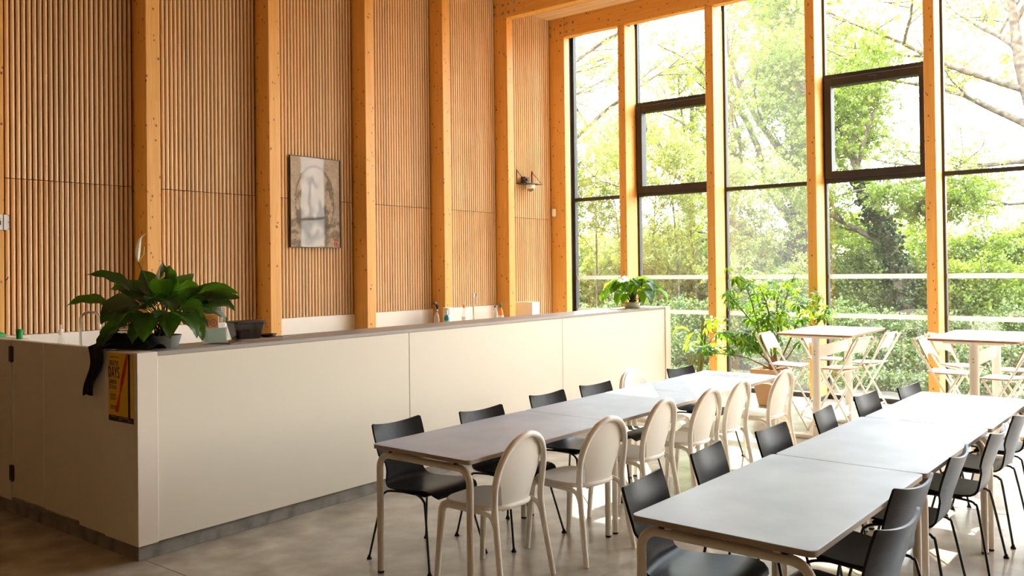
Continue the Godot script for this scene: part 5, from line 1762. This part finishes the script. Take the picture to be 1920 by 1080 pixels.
	for k in 9:
		var hgt := sr.randf_range(3.6, 5.0)
		var lean := sr.randf_range(-0.35, 0.35)
		var limbs := []
		for q in 6:
			var a := sr.randf() * TAU
			var u := 0.35 + 0.6 * q / 5.0
			limbs.append([Vector3(lean * u * u, hgt * u, 0), Vector3(cos(a), 1.1, sin(a)), 0.75, 0.012])
		tree("slender young tree in front of the pale thicket, %s from the left" % ordinal(k), bearing(35.5 - 1.7 * k + sr.randf_range(-0.4, 0.4), 21.0 + sr.randf_range(-1.5, 1.5)), [Vector3(0, 0, 0), Vector3(lean * 0.25, hgt * 0.5, 0), Vector3(lean, hgt, 0)], [0.035, 0.026, 0.012], limbs, 800 + k, M.leaf_pale, 0.7, 1, 0.14, 0.0, 0, "slender young trees")
	# --- thicket: three uneven rows of shrubs, told apart by the window that shows them
	var r := RandomNumberGenerator.new()
	r.seed = 70
	for row in [["tall_shrub", "tall pale thicket shrub", 44.0, 3.9, 15, 28.0], ["shrub", "leafy middle-row shrub", 42.0, 3.8, 14, 23.0], ["low_shrub", "low dark shrub", 41.0, 3.6, 15, 18.6], ["ground_shrub", "knee-high leafy clump", 40.0, 2.9, 19, 16.2], ["leafy_tuft", "ankle-high leafy tuft", 39.0, 2.7, 19, 14.0]]:
		var list := []
		for k in row[4]: list.append(row[2] - row[3] * k + r.randf_range(-0.8, 0.8))
		var seen := {}
		for k in row[4]:
			var d: float = list[k]
			var bay := 0
			for e in [29.7, 24.3, 18.2, 11.6, 4.6, -2.2]:
				if d < e: bay += 1
			seen[bay] = seen.get(bay, 0) + 1
			var label := "%s outside the %s window, %s from the left" % [row[1], ordinal(bay), ordinal(seen[bay] - 1)]
			var where := bearing(d, row[5] + r.randf_range(-1.1, 1.1))
			if row[0] == "tall_shrub": shrub(label, where, Vector3(1.9, 1.75 + r.randf_range(-0.2, 0.3), 1.3), 2300, M.leaf_pale if k < 6 else M.leaf_tree, 1.0, 200 + k, "tall thicket shrubs", row[0])
			elif row[0] == "shrub": shrub(label, where, Vector3(1.5, 1.2 + r.randf_range(-0.2, 0.2), 1.1), 2200, M.leaf_pale if k < 5 else (M.leaf_wood if k % 3 else M.leaf_tree), 0.85, 300 + k, "middle thicket shrubs", row[0])
			elif row[0] == "leafy_tuft": shrub(label, Vector3(where.x, where.y, minf(where.z, -12.2)), Vector3(0.75, 0.17 + r.randf_range(-0.04, 0.08), 0.55), 700, M.leaf_wood, 0.5, 600 + k, "leafy tufts by the glass", row[0])
			elif row[0] == "ground_shrub": shrub(label, where, Vector3(0.9, 0.34 + r.randf_range(-0.06, 0.1), 0.7), 1100, M.leaf_wood, 0.6, 500 + k, "knee-high clumps", row[0])
			else: shrub(label, where, Vector3(1.1, 0.6 + r.randf_range(-0.12, 0.15), 0.8), 1500, M.leaf_wood, 0.7, 400 + k, "low front shrubs", row[0])
	# --- tower crane far off
	mat("crane_red", Color(0.78, 0.20, 0.16), 0.6)
	mat("crane_grey", Color(0.66, 0.72, 0.76), 0.6)
	var c := thing("tower_crane", "distant red tower crane beyond the trees", "crane", bearing(10.6, 190.0) + Vector3(0, -4.6, 0), deg_to_rad(20))
	var lattice := func(a: Vector3, e: Vector3, w: float, n: int, m: Material, called: String):
		var q := MB.new()
		var d := (e - a).normalized()
		var s := d.cross(Vector3.UP if absf(d.y) < 0.9 else Vector3.RIGHT).normalized()
		var u := d.cross(s)
		for k in 4:
			var o: Vector3 = (s * (1 if k % 2 else -1) + u * (1 if k / 2 else -1)) * w * 0.5
			q.tube([a + o, e + o], 0.09, 4)
		for k in n:
			var p0 := a.lerp(e, float(k) / n)
			var p1 := a.lerp(e, float(k + 1) / n)
			for o in [[s, u], [-s, u], [s, -u]]: q.tube([p0 + (o[0] + o[1]) * w * 0.5, p1 + (-o[0] + o[1]) * w * 0.5], 0.05, 3)
		obj(called, q, m, c)
	lattice.call(Vector3(0, 0, 0), Vector3(0, 18, 0), 1.6, 10, M.crane_grey, "mast")
	lattice.call(Vector3(0, 21, 0), Vector3(34, 21.5, 0), 1.1, 20, M.crane_grey, "jib")
	lattice.call(Vector3(0, 21, 0), Vector3(-9, 21, 0), 1.1, 6, M.crane_grey, "counter_jib")
	b = MB.new()
	b.box(Vector3(-0.2, 19.6, 0), Vector3(2.4, 3.0, 2.2), 0.1)
	b.box(Vector3(0.2, 22.2, 0), Vector3(1.2, 1.6, 1.2), 0.1)
	obj("slewing_unit", b, M.crane_red, c)
	b = MB.new()
	b.box(Vector3(-4.5, 18.9, 0), Vector3(3.4, 2.2, 2.0), 0.1)
	b.box(Vector3(-2.8, 22.3, 0), Vector3(2.4, 1.0, 1.4), 0.1)
	obj("ballast", b, M.crane_grey, c)

func _ready():
	rng.seed = 7
	set_view()
	make_materials()
	film_material()
	print_materials()
	mat("stem_olive", Color(0.42, 0.42, 0.16), 0.6)
	build_shell()
	build_frame()
	build_slat_wall()
	build_windows()
	build_counter()
	build_furniture()
	build_plants()
	build_small_things()
	build_wall_things()
	build_outside()
